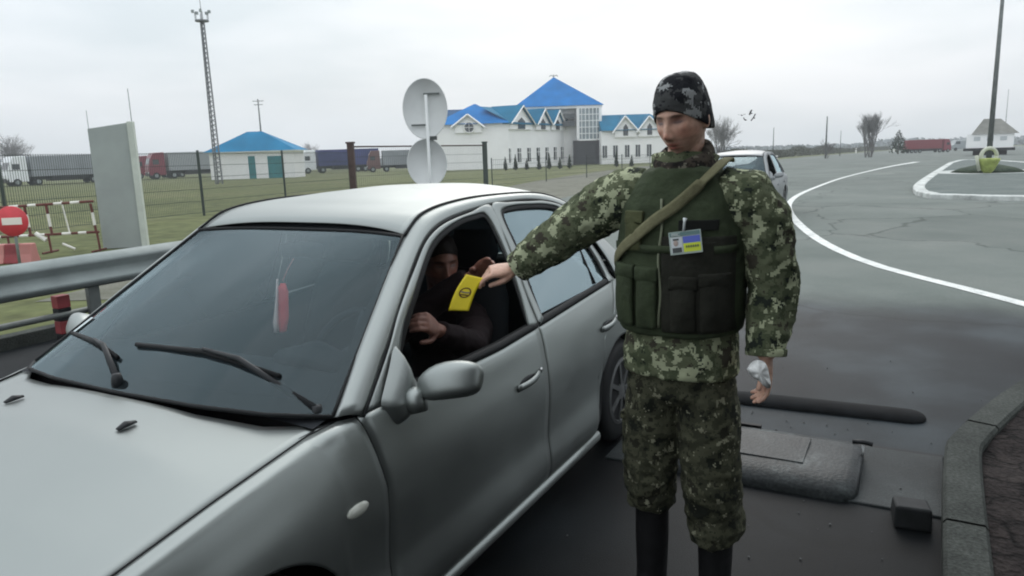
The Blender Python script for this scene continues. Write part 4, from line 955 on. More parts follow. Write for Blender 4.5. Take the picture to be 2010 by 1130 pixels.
M_ROOFB = roofing('blue_roof', (.012, .17, .46), 1.2); M_ROOFT = roofing('teal_roof', (.015, .19, .36), 1.2); M_ROOFG = roofing('green_roof', (.008, .15, .27), 1.2)
M_WIN = mat('window_dark', (.035, .045, .05), .15, 0, .7); M_TEAL = mat('teal_door', (.03, .20, .22), .5, noise_amt=.2, nscale=1)
RZ = YAW - R(90)
def frame_at(px, py, D=None):
    b0 = gp(px, py) if D is None else fromDL(D, DL(atD(px, py, D))[1]); D0, L0 = DL(b0); return b0, D0, L0
def loc(px, py, D, b0):       # picture spot at level depth D -> local (x right, y away, z up) of a thing based at b0 with rotation RZ
    q = atD(px, py, D) - b0; return Vector((q.dot(RH), q.dot(FH), q.z))

# guard house
b0, D0, L0 = frame_at(415, 353)
gh = thing('guard_house', 'small white hut with a teal-blue hip roof and teal doors on the field', 'building', b0, RZ)
k = D0 / FPX; W_ = 163 * k; Hh = 53 * k; Dp = 5.0; gz = -.6
mb = MB(); mb.b2((0, 0, gz), (W_, Dp, Hh)); wl = mb.build('wall', M_WALL, gh)
ov = .55; mb = MB(); rx0, rx1 = W_ * .40, W_ * .58; rh = 38 * k; z0 = Hh - .05
mb.add([(-ov, -ov, z0), (W_ + ov, -ov, z0), (W_ + ov, Dp + ov, z0), (-ov, Dp + ov, z0), (rx0, Dp / 2, z0 + rh), (rx1, Dp / 2, z0 + rh)], [(0, 1, 5, 4), (1, 2, 5), (2, 3, 4, 5), (3, 0, 4), (3, 2, 1, 0)]); mb.build('roof', M_ROOFT, gh)
mb = MB(); mb.box((W_ / 2, Dp / 2, z0 - .05), (W_ + 2 * ov - .1, Dp + 2 * ov - .1, .12)); mb.build('fascia', M_WALL, gh)
for (xa, xb, nm, top, bot) in ((75, 88, 'door', 310, 353), (112, 141, 'garage_door', 311, 350)):
    mb = MB(); mb.b2((xa * k, -.05, gz), (xb * k, .02, (353 - top) * k)); d = mb.build(nm, M_TEAL, gh); mb = MB(); mb.b2((xa * k - .06, -.03, gz), (xa * k, .02, (353 - top) * k + .06)); mb.b2((xb * k, -.03, gz), (xb * k + .06, .02, (353 - top) * k + .06)); mb.b2((xa * k, -.03, (353 - top) * k), (xb * k, .02, (353 - top) * k + .06)); mb.build('frame', M_WALL, d)

# main checkpoint building
b0, D0, L0 = frame_at(1000, 328, 118)
mbd = thing('checkpoint_building', 'large white two-storey building with bright blue roofs and a glazed tower', 'building', b0, RZ)
P = lambda px, py, D: loc(px, py, D, b0)
Dk = 118.0
def wallbox(x0, x1, y0, y1, z1, nm='wall', m=M_WALL, z0=-1.2):
    return MB().b2((x0, y0, z0), (x1, y1, z1)).build(nm, m, mbd)
def win(c_, w_, h_, ax='x', par=None, arch=False, m=M_WIN):
    """window in a wall facing -y (ax='x') or facing +x (ax='y'); c_ centre on the wall face"""
    mb = MB()
    if ax == 'x': mb.box((c_[0], c_[1] - .03, c_[2]), (w_, .06, h_))
    else: mb.box((c_[0] + .03, c_[1], c_[2]), (.06, w_, h_))
    o = mb.build('window', m, mbd)
    mb = MB(); f_ = .09
    if ax == 'x':
        for dx, dz, sx, sz in ((-w_ / 2, 0, f_, h_ + f_), (w_ / 2, 0, f_, h_ + f_), (0, h_ / 2, w_, f_), (0, -h_ / 2, w_ + .3, f_ * 1.3), (0, 0, .06, h_)): mb.box((c_[0] + dx, c_[1] - .07, c_[2] + dz), (sx, .05, sz))
    else:
        for dy, dz, sy, sz in ((-w_ / 2, 0, f_, h_ + f_), (w_ / 2, 0, f_, h_ + f_), (0, h_ / 2, w_, f_), (0, -h_ / 2, w_ + .3, f_ * 1.3), (0, 0, .06, h_)): mb.box((c_[0] + .07, c_[1] + dy, c_[2] + dz), (.05, sy, sz))
    mb.build('frame', M_WALL, o); return o
# left block: end wall facing the road, px 856..1000
xl = P(856, 300, Dk).x; zE = P(930, 243, Dk).z; dep = 34
wallbox(xl, 0, 0, dep, zE)
zR = P(960, 203, Dk + 6).z
ov = .6; mb = MB()
mb.add([(xl - ov, -ov, zE), (ov, -ov, zE), (ov, dep + ov, zE), (xl - ov, dep + ov, zE), (xl + 6.0, 6.0, zR), (-5.2, 6.0, zR), (-5.2, dep - 2, zR), (xl + 6, dep - 2, zR)],
       [(0, 1, 5, 4), (1, 2, 6, 5), (2, 3, 7, 6), (3, 0, 4, 7), (4, 5, 6, 7), (3, 2, 1, 0)]); mb.build('roof', M_ROOFB, mbd)
# lower darker roof end at the far left
a_ = P(868, 217, Dk + 9); mb = MB(); mb.add([(xl - 1.2, 2, zE), (xl + 7, 2, zE), (xl + 7, 14, zE), (xl - 1.2, 14, zE), (xl + .4, 7, a_.z), (xl + 7, 7, a_.z)], [(0, 1, 5, 4), (1, 2, 5), (2, 3, 4, 5), (3, 0, 4), (3, 2, 1, 0)]); mb.build('roof', roofing('slate_blue_roof', (.04, .10, .20), 1.2), mbd)
# gable dormers: (left, right, apex) pixels on the front wall and on the receding facade
def gable(p0, p1, ap, depth, axis='x', lab=None, wcol=M_WALL, roofm=M_ROOFB, rnd=False, wz=None):
    p0, p1, ap = Vector(p0), Vector(p1), Vector(ap); nrm = Vector((0, 1, 0)) if axis == 'x' else Vector((-1, 0, 0))
    f = -nrm * .35; mb = MB(); base = p0.z - 1.2
    mb.prism([Vector((p0.x, p0.y, base)) + f, Vector((p1.x, p1.y, base)) + f, p1 + f, ap + f, p0 + f], nrm * (depth)); g = mb.build('gable', wcol, mbd)
    u = (ap - p0).normalized(); v_ = (ap - p1).normalized(); up = Vector((0, 0, .16))
    mb = MB()
    for a1, a2 in ((p0 - u * .7, ap), (p1 - v_ * .7, ap)):
        mb.add([a1 + f * 2 + up, a2 + f * 2 + up, a2 + nrm * depth + up, a1 + nrm * depth + up, a1 + f * 2 + up * 2, a2 + f * 2 + up * 2, a2 + nrm * depth + up * 2, a1 + nrm * depth + up * 2], [(0, 1, 2, 3), (7, 6, 5, 4), (0, 4, 5, 1), (1, 5, 6, 2), (2, 6, 7, 3), (3, 7, 4, 0)])
    mb.build('roof', roofm, g)
    mb = MB()
    for a1 in (p0 - u * .7, p1 - v_ * .7):
        mb.tube([a1 + f * 2.3 + up * .6, ap + f * 2.3 + up * .6], .15, 4)
    mb.build('barge_board', M_WALL, g)
    return g
gable(P(893, 246, Dk), P(945, 246, Dk), P(918, 226, Dk), 5, 'x')
c_ = P(921, 250, Dk); mb = MB(); mb.lathe([(0, 0), (.78, 0), (.78, .06), (0, .06)], (c_.x, c_.y - .42, c_.z), Matrix.Rotation(R(90), 3, 'X'), 24); wr = mb.build('window', M_WIN, mbd)
mb = MB(); mb.tube([(c_.x + .8 * math.cos(a), c_.y - .5, c_.z + .8 * math.sin(a)) for a in np.linspace(0, 2 * math.pi, 25)], .07, 6); mb.box((c_.x, c_.y - .5, c_.z), (.06, .05, 1.6)); mb.box((c_.x, c_.y - .5, c_.z), (1.6, .05, .06)); mb.build('frame', M_WALL, wr)
# receding facade: wall running away from the corner (x=0) to px 1131 at depth D
Df = 142.0; pf = P(1131, 300, Df); fl = Vector((pf.x, pf.y, 0)); fd = fl.normalized(); fn = Vector((fd.y, -fd.x, 0))
rot = Matrix.Rotation(math.atan2(fd.y, fd.x), 3, 'Z')
def along(px):     # distance along the facade that projects to picture column px
    lo, hi = 0.0, fl.length * 1.6
    for _ in range(40):
        m = (lo + hi) / 2; q = fd * m; Dm = Dk + q.y; x_ = 1005 + (L0 + q.x) / Dm * FPX
        x_ = x_ + 0
        if x_ < px: lo = m
        else: hi = m
    return lo
flen = along(1131) ; dz2 = P(1131, 253, Df).z; zf = min(zE, zE)
mb = MB(); q = fd * flen; mb.prism([(0, 0, -1.2), (q.x, q.y, -1.2), (q.x, q.y, zf), (0, 0, zf)], (-fn * 9)); mb.build('wall', M_WALL, mbd)
mb = MB(); e = fn * .6; A = Vector((0, 0, zf)) + e; B_ = q + Vector((0, 0, zf)) + e; C_ = q - fn * 5 + Vector((0, 0, zR - .6)); D_ = -fn * 5 + Vector((0, 0, zR - .6)); mb.add([A, B_, C_, D_, A - Vector((0, 0, .2)), B_ - Vector((0, 0, .2))], [(0, 1, 2, 3), (0, 4, 5, 1)]); mb.build('roof', M_ROOFG, mbd)
for (xa, xb, xm) in ((1003, 1050, 1026), (1058, 1084, 1071), (1088, 1110, 1099), (1113, 1128, 1120)):
    sa, sb, sm = along(xa), along(xb), along(xm); o_ = fn * .35
    pa, pb = fd * sa + Vector((0, 0, zf)), fd * sb + Vector((0, 0, zf)); pm_ = fd * (sa + sb) / 2 + Vector((0, 0, zf + (2.3 if xa > 1010 else 2.6)))
    mb = MB(); mb.prism([Vector((pa.x, pa.y, zf - 1)) + o_, Vector((pb.x, pb.y, zf - 1)) + o_, pb + o_, pm_ + o_, pa + o_], -fn * 4); g = mb.build('gable', M_WALL, mbd)
    mb = MB(); up = Vector((0, 0, .12)); u = (pm_ - pa).normalized(); v_ = (pm_ - pb).normalized()
    for a1 in (pa - u * .5, pb - v_ * .5):
        b1 = pm_; mb.add([a1 + o_ * 2.2 + up, b1 + o_ * 2.2 + up, b1 - fn * 5 + up, a1 - fn * 5 + up, a1 + o_ * 2.2 + up * 2.5, b1 + o_ * 2.2 + up * 2.5, b1 - fn * 5 + up * 2.5, a1 - fn * 5 + up * 2.5], [(0, 1, 2, 3), (7, 6, 5, 4), (0, 4, 5, 1), (1, 5, 6, 2), (2, 6, 7, 3), (3, 7, 4, 0)])
    mb.build('roof', M_ROOFG, g)
    mb = MB()
    for a1 in (pa - u * .5, pb - v_ * .5): mb.tube([a1 + o_ * 2.5 + up, pm_ + o_ * 2.5 + up], .13, 4)
    mb.build('barge_board', M_WALL, g)
    ww = (sb - sa) * .16; cc = fd * (sa + sb) / 2 + o_ * 1.1
    mb = MB(); mb.prism([cc - fd * ww + Vector((0, 0, zf - .9)), cc + fd * ww + Vector((0, 0, zf - .9)), cc + fd * ww + Vector((0, 0, zf + .3)), cc + Vector((0, 0, zf + .9)), cc - fd * ww + Vector((0, 0, zf + .3))], fn * .05); mb.build('window', M_WIN, g)
for px in (1004, 1024, 1043, 1061, 1078, 1094, 1108, 1121):
    s0, s1 = along(px), along(px + 7 * (1 - (px - 1004) / 300)); cc = fd * s0; c2 = fd * s1
    mb = MB(); mb.prism([cc + fn * .02 + Vector((0, 0, .9)), c2 + fn * .02 + Vector((0, 0, .9)), c2 + fn * .02 + Vector((0, 0, 3.1)), cc + fn * .02 + Vector((0, 0, 3.1))], fn * .06); wo = mb.build('window', M_WIN, mbd)
    mb = MB(); mm_ = (cc + c2) / 2 + fn * .12; mb.tube([mm_ + Vector((0, 0, .9)), mm_ + Vector((0, 0, 3.1))], .05, 4); mb.tube([cc + fn * .12 + Vector((0, 0, 2.4)), c2 + fn * .12 + Vector((0, 0, 2.4))], .05, 4); mb.build('frame', M_WALL, wo)
# central hall with the pyramid roof and glass corner tower
Dc = 136; A1 = P(1020, 213, Dc); A2 = P(1172, 205, Dc); ap = P(1086, 152, Dc + 8); zc_ = P(1100, 207, Dc).z
cxm = (A1.x + A2.x) / 2; wd2 = (A2.x - A1.x) / 2; yc = Dc - Dk + wd2
mb = MB(); mb.b2((cxm - wd2 + 1, yc - wd2 + 1, -1.2), (A2.x - .5, yc + wd2 - 1, zc_)); mb.build('wall', M_WALL, mbd)
mb = MB(); o2 = 1.1; z_ = zc_ - .1
mb.add([(cxm - wd2 - o2, yc - wd2 - o2, z_), (A2.x + o2, yc - wd2 - o2, z_), (A2.x + o2, yc + wd2 + o2, z_), (cxm - wd2 - o2, yc + wd2 + o2, z_), (ap.x, yc, ap.z)], [(0, 1, 4), (1, 2, 4), (2, 3, 4), (3, 0, 4), (3, 2, 1, 0)]); mb.build('roof', M_ROOFB, mbd)
mb = MB(); mb.box((cxm, yc, z_ - .25), (2 * wd2 + 1.6, 2 * wd2 + 1.6, .45)); mb.build('fascia', M_WALL, mbd)
mb = MB(); mb.tube([(ap.x, yc, ap.z - .2), (ap.x, yc, ap.z + .5)], .05, 6)
for s in (-1, 1): mb.tube([(ap.x, yc, ap.z + .1), (ap.x + s * .5, yc, ap.z + .35), (ap.x + s * .8, yc, ap.z + .1)], .07, 6)
mb.build('finial', M_DARK, mbd)
T0 = P(1134, 207, Dc - 1); T1 = P(1178, 207, Dc - 1); zb0 = P(1150, 274, Dc - 1).z; M_GT = mat('tower_glass', (.20, .25, .27), .12, .3, .8, noise_amt=.3, nscale=.5)
mb = MB(); mb.b2((T0.x, Dc - 1 - Dk, zb0), (T1.x, Dc + 3 - Dk, z_ - .5)); tw = mb.build('glass_tower', M_GT, mbd)
mb = MB()
for i in range(7): x = T0.x + (T1.x - T0.x) * i / 6; mb.box((x, Dc - 1.05 - Dk, (zb0 + z_ - .5) / 2), (.12 if i not in (0, 6) else .5, .14, z_ - .5 - zb0))
for i in range(6): z = zb0 + (z_ - .5 - zb0) * i / 5; mb.box(((T0.x + T1.x) / 2, Dc - 1.06 - Dk, z), (T1.x - T0.x, .12, .12 if i else .3))
mb.build('mullions', M_WALL, tw)
mb = MB(); mb.b2((T0.x - .8, Dc - .6 - Dk, -1.2), (T1.x + .3, Dc + 2 - Dk, zb0 - .1)); mb.build('porch', mat('dark_entrance', (.035, .038, .045), .4), mbd)
for x in (T0.x - .8, T1.x - .4, T1.x + .5):
    mb = MB(); mb.box((x, Dc - 1.1 - Dk, (zb0 - 1.2) / 2), (.3, .3, zb0 + 1.0)); mb.build('column', M_WALL if x > T1.x else mat('dark_column', (.06, .06, .07), .6), mbd)
for zz in (.30, .62):
    a_ = P(1108, 215 + 45 * zz, Dc); mb = MB(); mb.box((T0.x - 1.6, Dc - Dk + .0, a_.z), (2.2, 2.0, .9)); mb.build('window', M_WIN, mbd)
# right wing
Dr = 132; R0 = P(1180, 257, Dr); R1 = P(1330, 252, Dr); zr = R0.z; zt = P(1230, 224, Dr + 4).z
mb = MB(); mb.b2((R0.x, Dr - Dk, -1.6), (R1.x, Dr + 10 - Dk, zr)); mb.build('wall', M_WALL, mbd)
mb = MB(); y0 = Dr - Dk; mb.add([(R0.x, y0 - .6, zr), (R1.x, y0 - .6, zr), (R1.x, y0 + 10.6, zr), (R0.x, y0 + 10.6, zr), (R0.x, y0 + 5, zt), (R1.x - 4, y0 + 5, zt)], [(0, 1, 5, 4), (1, 2, 5), (2, 3, 4, 5), (3, 0, 4), (3, 2, 1, 0)]); mb.build('roof', M_ROOFG, mbd)
for (xa, xb, xm, yt) in ((1206, 1249, 1226, 229), (1253, 1296, 1273, 229)):
    a_, b_, c_ = P(xa, 251, Dr), P(xb, 251, Dr), P(xm, yt, Dr); a_.z = b_.z = zr; g = gable(a_, b_, c_, 5, 'x', roofm=M_ROOFG)
    m_ = (a_ + b_) / 2; mb = MB(); mb.prism([Vector((m_.x - .42, y0 - .37, zr - .9)), Vector((m_.x + .42, y0 - .37, zr - .9)), Vector((m_.x + .42, y0 - .37, zr + .5)), Vector((m_.x, y0 - .37, zr + 1.1)), Vector((m_.x - .42, y0 - .37, zr + .5))], (0, -.06, 0)); mb.build('window', M_WIN, g)
for px in (1187, 1208, 1231, 1252, 1274):
    c_ = P(px, 293, Dr); win((c_.x, y0, 2.0), .9, 2.2, 'x')

# columnar conifers in front of the building
def cone_tree(name, label, px, py, hpx, wpx, D, group, col=(.018, .035, .016), cat='tree'):
    b0 = fromDL(D, DL(atD(px, py, D))[1]); k = D / FPX; h = hpx * k; w_ = wpx * k / 2
    t = thing(name, label, cat, b0, 0, group)
    mb = MB(); mb.tube([(0, 0, -.1), (0, 0, h * .5)], [.08 + w_ * .05, .03], 6); mb.build('trunk', mat('bark', (.06, .05, .04), .9), t)
    mb = MB(); rnd = random.Random(int(px * 7)); n = 420
    for i in range(n):
        z = rnd.random() ** .8; rr = w_ * (1 - z) ** .75 * (.35 + .75 * rnd.random()); a = rnd.random() * 6.283; c_ = Vector((rr * math.cos(a), rr * math.sin(a), h * (.06 + .94 * z)))
        s = h * .045 * (1.3 - z); n1 = Vector((rnd.gauss(0, 1), rnd.gauss(0, 1), rnd.gauss(0, 1))).normalized(); n2 = n1.orthogonal().normalized(); n3 = n1.cross(n2)
        mb.add([c_ + n2 * s, c_ + n3 * s, c_ - n2 * s, c_ - n3 * s], [(0, 1, 2, 3)])
    mb.build('crown', mat('conifer_needles', col, .9, noise_amt=.5, nscale=2), t)
CLAB = ['leftmost small columnar conifer, at the corner of the white building', 'second columnar conifer from the building corner', 'columnar conifer under the big first gable', 'columnar conifer between the first and second gable', 'columnar conifer under the second gable',
        'columnar conifer under the third gable', 'columnar conifer beside the dark glass tower entrance', 'columnar conifer under the left gable of the right wing', 'rightmost columnar conifer, between the right wing gables']
for i, px in enumerate((992, 1012, 1034, 1058, 1078, 1099, 1118, 1210, 1240)):
    cone_tree('columnar_conifer', CLAB[i], px, 327 - (px - 990) * .035, 27 + 5 * math.sin(i * 2.1), 9, 96, 'columnar conifers in front of the white building')
cone_tree('dark_conifer', 'dark cone-shaped conifer on the far road side left of the red lorry', 1763, 294, 46, 36, 140, None, (.012, .022, .022))

# bare trees
def bare_tree(label, px, py, hpx, D, spread=.6, seed=1, twig=(.13, .125, .12), group='bare winter trees', lev=5, nst=7):
    b0 = fromDL(D, DL(atD(px, py, D))[1]); h = hpx * D / FPX; rnd = random.Random(seed)
    t = thing('bare_tree', label, 'tree', b0, 0, group); tr = MB(); cr = MB()
    def br(p, d, l, r_, lv):
        q = p + d * l; m_ = (p + q) / 2 + Vector((rnd.gauss(0, l * .06), rnd.gauss(0, l * .06), 0))
        (tr if lv >= lev - 1 else cr).tube([p, m_, q], [r_, r_ * .8, r_ * .62], 4, caps=False)
        if lv == 0: return
        for _ in range(3 if lv > 1 else 4):
            nd = (d + Vector((rnd.gauss(0, spread), rnd.gauss(0, spread), rnd.gauss(.12, .25)))).normalized(); br(p.lerp(q, rnd.uniform(.5, 1)), nd, l * rnd.uniform(.62, .86), r_ * .62, lv - 1)
    for i in range(nst):
        a = rnd.random() * 6.28; br(Vector((h * .07 * math.cos(a), h * .07 * math.sin(a), -.1)), Vector((rnd.gauss(0, spread * .45), rnd.gauss(0, spread * .45), 1)).normalized(), h * .34, h * .011, lev)
    m_ = mat('twigs_%d' % int(twig[0] * 100), twig, .95); tr.build('trunk', mat('grey_bark', (.16, .155, .15), .9), t); cr.build('crown', m_, t)  # bark grey carries far haze in its colour
bare_tree('bare bushy tree with many upright stems on the far verge, left of the dark conifer', 1705, 296, 84, 110, .17, 5, nst=11, twig=(.24, .24, .235))
bare_tree('bare grey tree crown showing behind the soldier\'s collar', 1412, 292, 90, 80, .26, 9, nst=8, twig=(.26, .26, .25))
bare_tree('small bare shrub by the utility pole on the right', 1622, 300, 40, 110, .4, 12, lev=4, nst=5)
bare_tree('bare hazy tree clump at the far left behind the white lorry', 25, 352, 90, 190, .4, 21, nst=7)
bare_tree('pale bare tree between the guard house and the white lorry cab', 606, 330, 62, 180, .35, 23, lev=4)

# hedge along the far road edge and distant tree belt
def belt(name, pts, hs, dens, s0, col, seed, label=None, depth=4, w=1.0):
    mb = MB(); rnd = random.Random(seed); P_ = [fromDL(D, L) for D, L in pts]
    tot = sum((P_[i + 1] - P_[i]).length for i in range(len(P_) - 1)); n = int(dens)
    for _ in range(n):
        u = rnd.random() * (len(P_) - 1); i = int(u); f = u - i; q = P_[i].lerp(P_[i + 1], f); h = hs[i] * (1 - f) + hs[i + 1] * f
        h *= .65 + .5 * abs(noise.noise(Vector((q.x * .07, q.y * .07, seed)))) * 2
        z = h * rnd.random() ** .7; c_ = q + Vector((rnd.uniform(-depth, depth), rnd.uniform(-depth, depth), z)); s = s0 * rnd.uniform(.6, 1.4)
        n1 = Vector((rnd.gauss(0, 1), rnd.gauss(0, 1), rnd.gauss(0, .6))).normalized(); n2 = n1.orthogonal().normalized(); n3 = n1.cross(n2)
        mb.add([c_ + n2 * s, c_ + n3 * s * .7, c_ - n2 * s, c_ - n3 * s * .7], [(0, 1, 2, 3)])
    o = mb.build(name, mat(name + '_leaf', col, .95, noise_amt=.35, nscale=.3)); tag(o, kind='stuff'); return o
hp = [DL(gp(*p)) for p in ((1430, 318), (1540, 308), (1640, 301), (1745, 294))]
belt('hedge', hp, [1.7, 1.8, 1.8, 1.7], 26000, .13, (.10, .11, .085), 3, depth=1.0)
belt('distant_woods', [(330, -290), (340, -200), (350, -120), (370, -60), (380, 0), (390, 60), (400, 130), (400, 230), (390, 330)], [6, 6, 4, 4, 4, 3.5, 3.5, 4, 4], 30000, .9, (.27, .30, .31), 8, depth=12)  # woods colour lightened to stand in for distance haze

# masts and poles
def mast(label, px, py_top, D, r_, arms=0, name='utility_pole', cat='pole', lean=0.0, group=None, m=None):
    a_ = atD(px, py_top, D); g_ = fromDL(D, DL(a_)[1]); h = a_.z - g_.z; t = thing(name, label, cat, g_, RZ, group)
    mb = MB(); mb.tube([(0, 0, -.2), (0, 0, h * .5), (0, 0, h)], [r_, r_ * .8, r_ * .55], 8); mb.build('shaft', m or M_GALVD, t, True)
    if arms:
        mb = MB(); mb.box((0, 0, h - .4), (arms, .12, .12)); mb.box((0, 0, h - 1.1), (arms * .8, .12, .12)); mb.build('crossarm', m or M_GALVD, t)
    return t, h
# lattice mast
D = 72; a_ = atD(396.5, 42, D); g_ = fromDL(D, DL(atD(396.5, 42, D))[1]); h = a_.z - g_.z
t = thing('lattice_mast', 'tall slim lattice lighting mast with a platform near its top, by the guard house', 'mast', g_, RZ)
mb = MB(); wb, wt = .36, .17; M_MAST = mat('mast_steel', (.17, .18, .19), .6, .2)
for i in range(3):
    a = 2.1 * i; mb.tube([(wb * math.cos(a), wb * math.sin(a), -.3), (wt * math.cos(a), wt * math.sin(a), h)], .07, 5)
for j in range(34):
    z0, z1 = h * j / 34, h * (j + 1) / 34
    for i in range(3):
        w0 = wb + (wt - wb) * j / 34; a, b_ = 2.1 * i, 2.1 * (i + 1)
        mb.tube([(w0 * math.cos(a), w0 * math.sin(a), z0), (w0 * math.cos(b_), w0 * math.sin(b_), z1)], .035, 4, caps=False)
mb.build('lattice', M_MAST, t)
mb = MB(); mb.lathe([(0, 0), (.62, 0), (.62, .12), (0, .12)], (0, 0, h), None, 12)
for a in np.linspace(0, 6.28, 7)[:-1]: mb.tube([(.6 * math.cos(a), .6 * math.sin(a), h), (.62 * math.cos(a), .62 * math.sin(a), h + .8)], .03, 4)
mb.build('platform', M_MAST, t)
mb = MB()
for a in np.linspace(0, 6.28, 6)[:-1]: mb.box((.75 * math.cos(a), .75 * math.sin(a), h + .85), (.22, .22, .25), a)
mb.build('floodlight', M_GALV, t)
mb = MB(); mb.tube([(0, 0, h), (0, 0, h + 2.4)], [.05, .02], 6); mb.build('antenna', M_MAST, t)
for px, pt, D, r_, arm, lab in ((506, 194, 150, .22, 2.2, 'grey utility pole with a crossarm rising behind the guard house roof'), (1624, 228, 115, .16, 0, 'dark leaning wooden pole above the hedge on the right'),
                        (1519, 250, 130, .10, 0, 'thin pole over the hedge just right of the soldier'), (1651, 256, 140, .08, 0, 'faint thin pole between the dark pole and the bare tree')):
    mast(lab, px, pt, D, r_, arm, group='poles on the skyline')
tl, hl = mast('tall grey lamp pole rising from the mound on the traffic island', 1968, -60, DL(gp(1938, 342))[0], .13, 0, 'lamp_pole', 'lamp pole')
tl.location = gp(1938, 342)
mb = MB(); mb.lathe([(.26, 0), (.26, .25), (.16, .35), (0, .35)], (0, 0, 0), None, 14); mb.build('base', M_GALV, tl, True)
mast('thin pale distant pole right of the lamp pole', 1980, 175, 200, .10, 0, group='poles on the skyline')
mb = MB()

# delineator posts along the far verge
for i, (px, py, h_, lab) in enumerate(((1524, 319, 14, 'nearest white delineator post above the parked car'), (1680, 300, 9, 'white delineator post left of the bare bushy tree foot'), (1755, 298, 11, 'white delineator post in front of the dark conifer'), (1779, 297, 9, 'pale delineator post right of the dark conifer'))):
    b_ = gp(px, py); D0 = DL(b_)[0]; k = D0 / FPX; t = thing('delineator_post', lab, 'post', b_, RZ, 'white delineator posts')
    h = h_ * k; mb = MB(); mb.loft([(0, 0, -.05), (0, 0, h)], [(.09 + k, .05), (.08 + k, .04)], 10, up=(0, 1, 0)); mb.build('post_body', M_WHT, t)
    mb = MB(); mb.loft([(0, 0, h * .68), (0, 0, h * .8)], [(.095 + k, .055), (.095 + k, .055)], 10, up=(0, 1, 0)); mb.build('band', M_BLACK, t)

# customs kiosk far right
b0, D0, L0 = frame_at(1896, 297, 95)
kk = thing('customs_kiosk', 'white flat-walled kiosk with a grey-brown hip roof behind the lamp pole', 'building', b0, RZ - R(31))
kx, kz = 95 / FPX * .86, 95 / FPX; zb_ = loc(1896, 291, 95, b0).z; zt_ = zb_ + 26 * kz; W2_ = 88 * kx
mb = MB(); mb.b2((0, 0, zb_), (W2_, 3.5, zt_)); mb.build('wall', M_WALL, kk)
mb = MB(); mb.b2((-.3, -.1, zb_ - .35), (W2_ + .2, 3.6, zb_ - .02)); mb.build('plinth', M_DARK, kk)
mb = MB(); mb.b2((.8, .3, -.5), (W2_ - .6, 3.3, zb_ - .35)); mb.build('undercroft', M_INTD, kk)
mb = MB(); z = zt_ + .01; mb.add([(.5, -.2, z), (W2_ + .5, -.2, z), (W2_ + .5, 3.8, z), (.5, 3.8, z), (30 * kx, 1.8, z + 29 * kz), (62 * kx, 1.8, z + 28 * kz)], [(0, 1, 5, 4), (1, 2, 5), (2, 3, 4, 5), (3, 0, 4), (3, 2, 1, 0)]); mb.build('roof', mat('kiosk_roof', (.20, .20, .18), .8, noise_amt=.2, nscale=1), kk)
for i in range(3):
    mb = MB(); mb.b2((W2_ * (.15 + .28 * i), -.04, zb_ + .9), (W2_ * (.15 + .28 * i) + .7, 0, zb_ + 1.4)); mb.build('window', mat('kiosk_window', (.5, .53, .54), .3), kk)
# tiny far vehicles and sheds on the horizon at right
b0 = fromDL(170, DL(atD(1868, 291, 170))[1]); t = thing('white_van', 'small white van far down the road right of the red lorry', 'van', b0, RZ)
mb = MB(); mb.prism([(0, 0, .4), (0, 0, 1.3), (.6, 0, 1.5), (1.1, 0, 2.3), (4.6, 0, 2.4), (4.7, 0, .4)], (0, 2, 0)); vb = mb.build('body', mat('van_grey', (.30, .33, .34), .5), t, bevel=.1)
mb = MB(); mb.b2((.9, -.03, 1.5), (1.9, .01, 2.1)); mb.build('window', M_GLD, vb)
for x in (.9, 3.7):
    mb = MB(); mb.lathe([(0, -.1), (.36, -.1), (.36, .1), (0, .1)], (x, 0, .36), Matrix.Rotation(R(90), 3, 'X'), 14); mb.build('wheel', M_BLACK, t)

# birds in the sky
for i, (px, py) in enumerate(((1456, 226), (1463, 235), (1474, 222), (1480, 231))):
    c_ = atD(px, py, 40); s = .09
    o = MB(); o.ell((0, 0, 0), (.10 * .9, .035, .035), None, 8, 6); o.grid([[(-.02, -.22, .05), (-.0, -.1, .02), (0, 0, 0), (0, .1, .02), (-.02, .22, .05)], [(.06, -.2, .05), (.08, -.1, .02), (.08, 0, 0), (.08, .1, .02), (.06, .2, .05)]])
    ob = o.build('bird', M_DARK); ob.location = c_; ob.rotation_euler = (R(20 * i), R(-15), YAW + R(40 * i))
    tag(ob, 'small dark bird flying in the sky right of the soldier\'s cap', 'bird', 'birds flying right of the soldier')

V_ = lambda *a: Vector(a)
# second car behind the soldier, same kind of body in white
WHITE = paint('white_car_paint', (.24, .255, .26), .4, .4)
g2 = gp(1506, 412)
c2 = thing('parked_car', 'pale saloon with a dark windshield standing behind the soldier', 'car')
for o in list(c1.children):
    def cp(o, par):
        c_ = o.copy(); COL.objects.link(c_); c_.parent = par
        if c_.data and c_.data.materials and c_.data.materials[0] == SILVER:
            c_.data = c_.data.copy(); c_.data.materials[0] = WHITE
        for ch in o.children: cp(ch, c_)
    cp(o, c2)
q = atD(1529, 352, 16.4) - V_(.757, -.955, 0); c2.location = (q.x, q.y, terr(q.x, q.y))
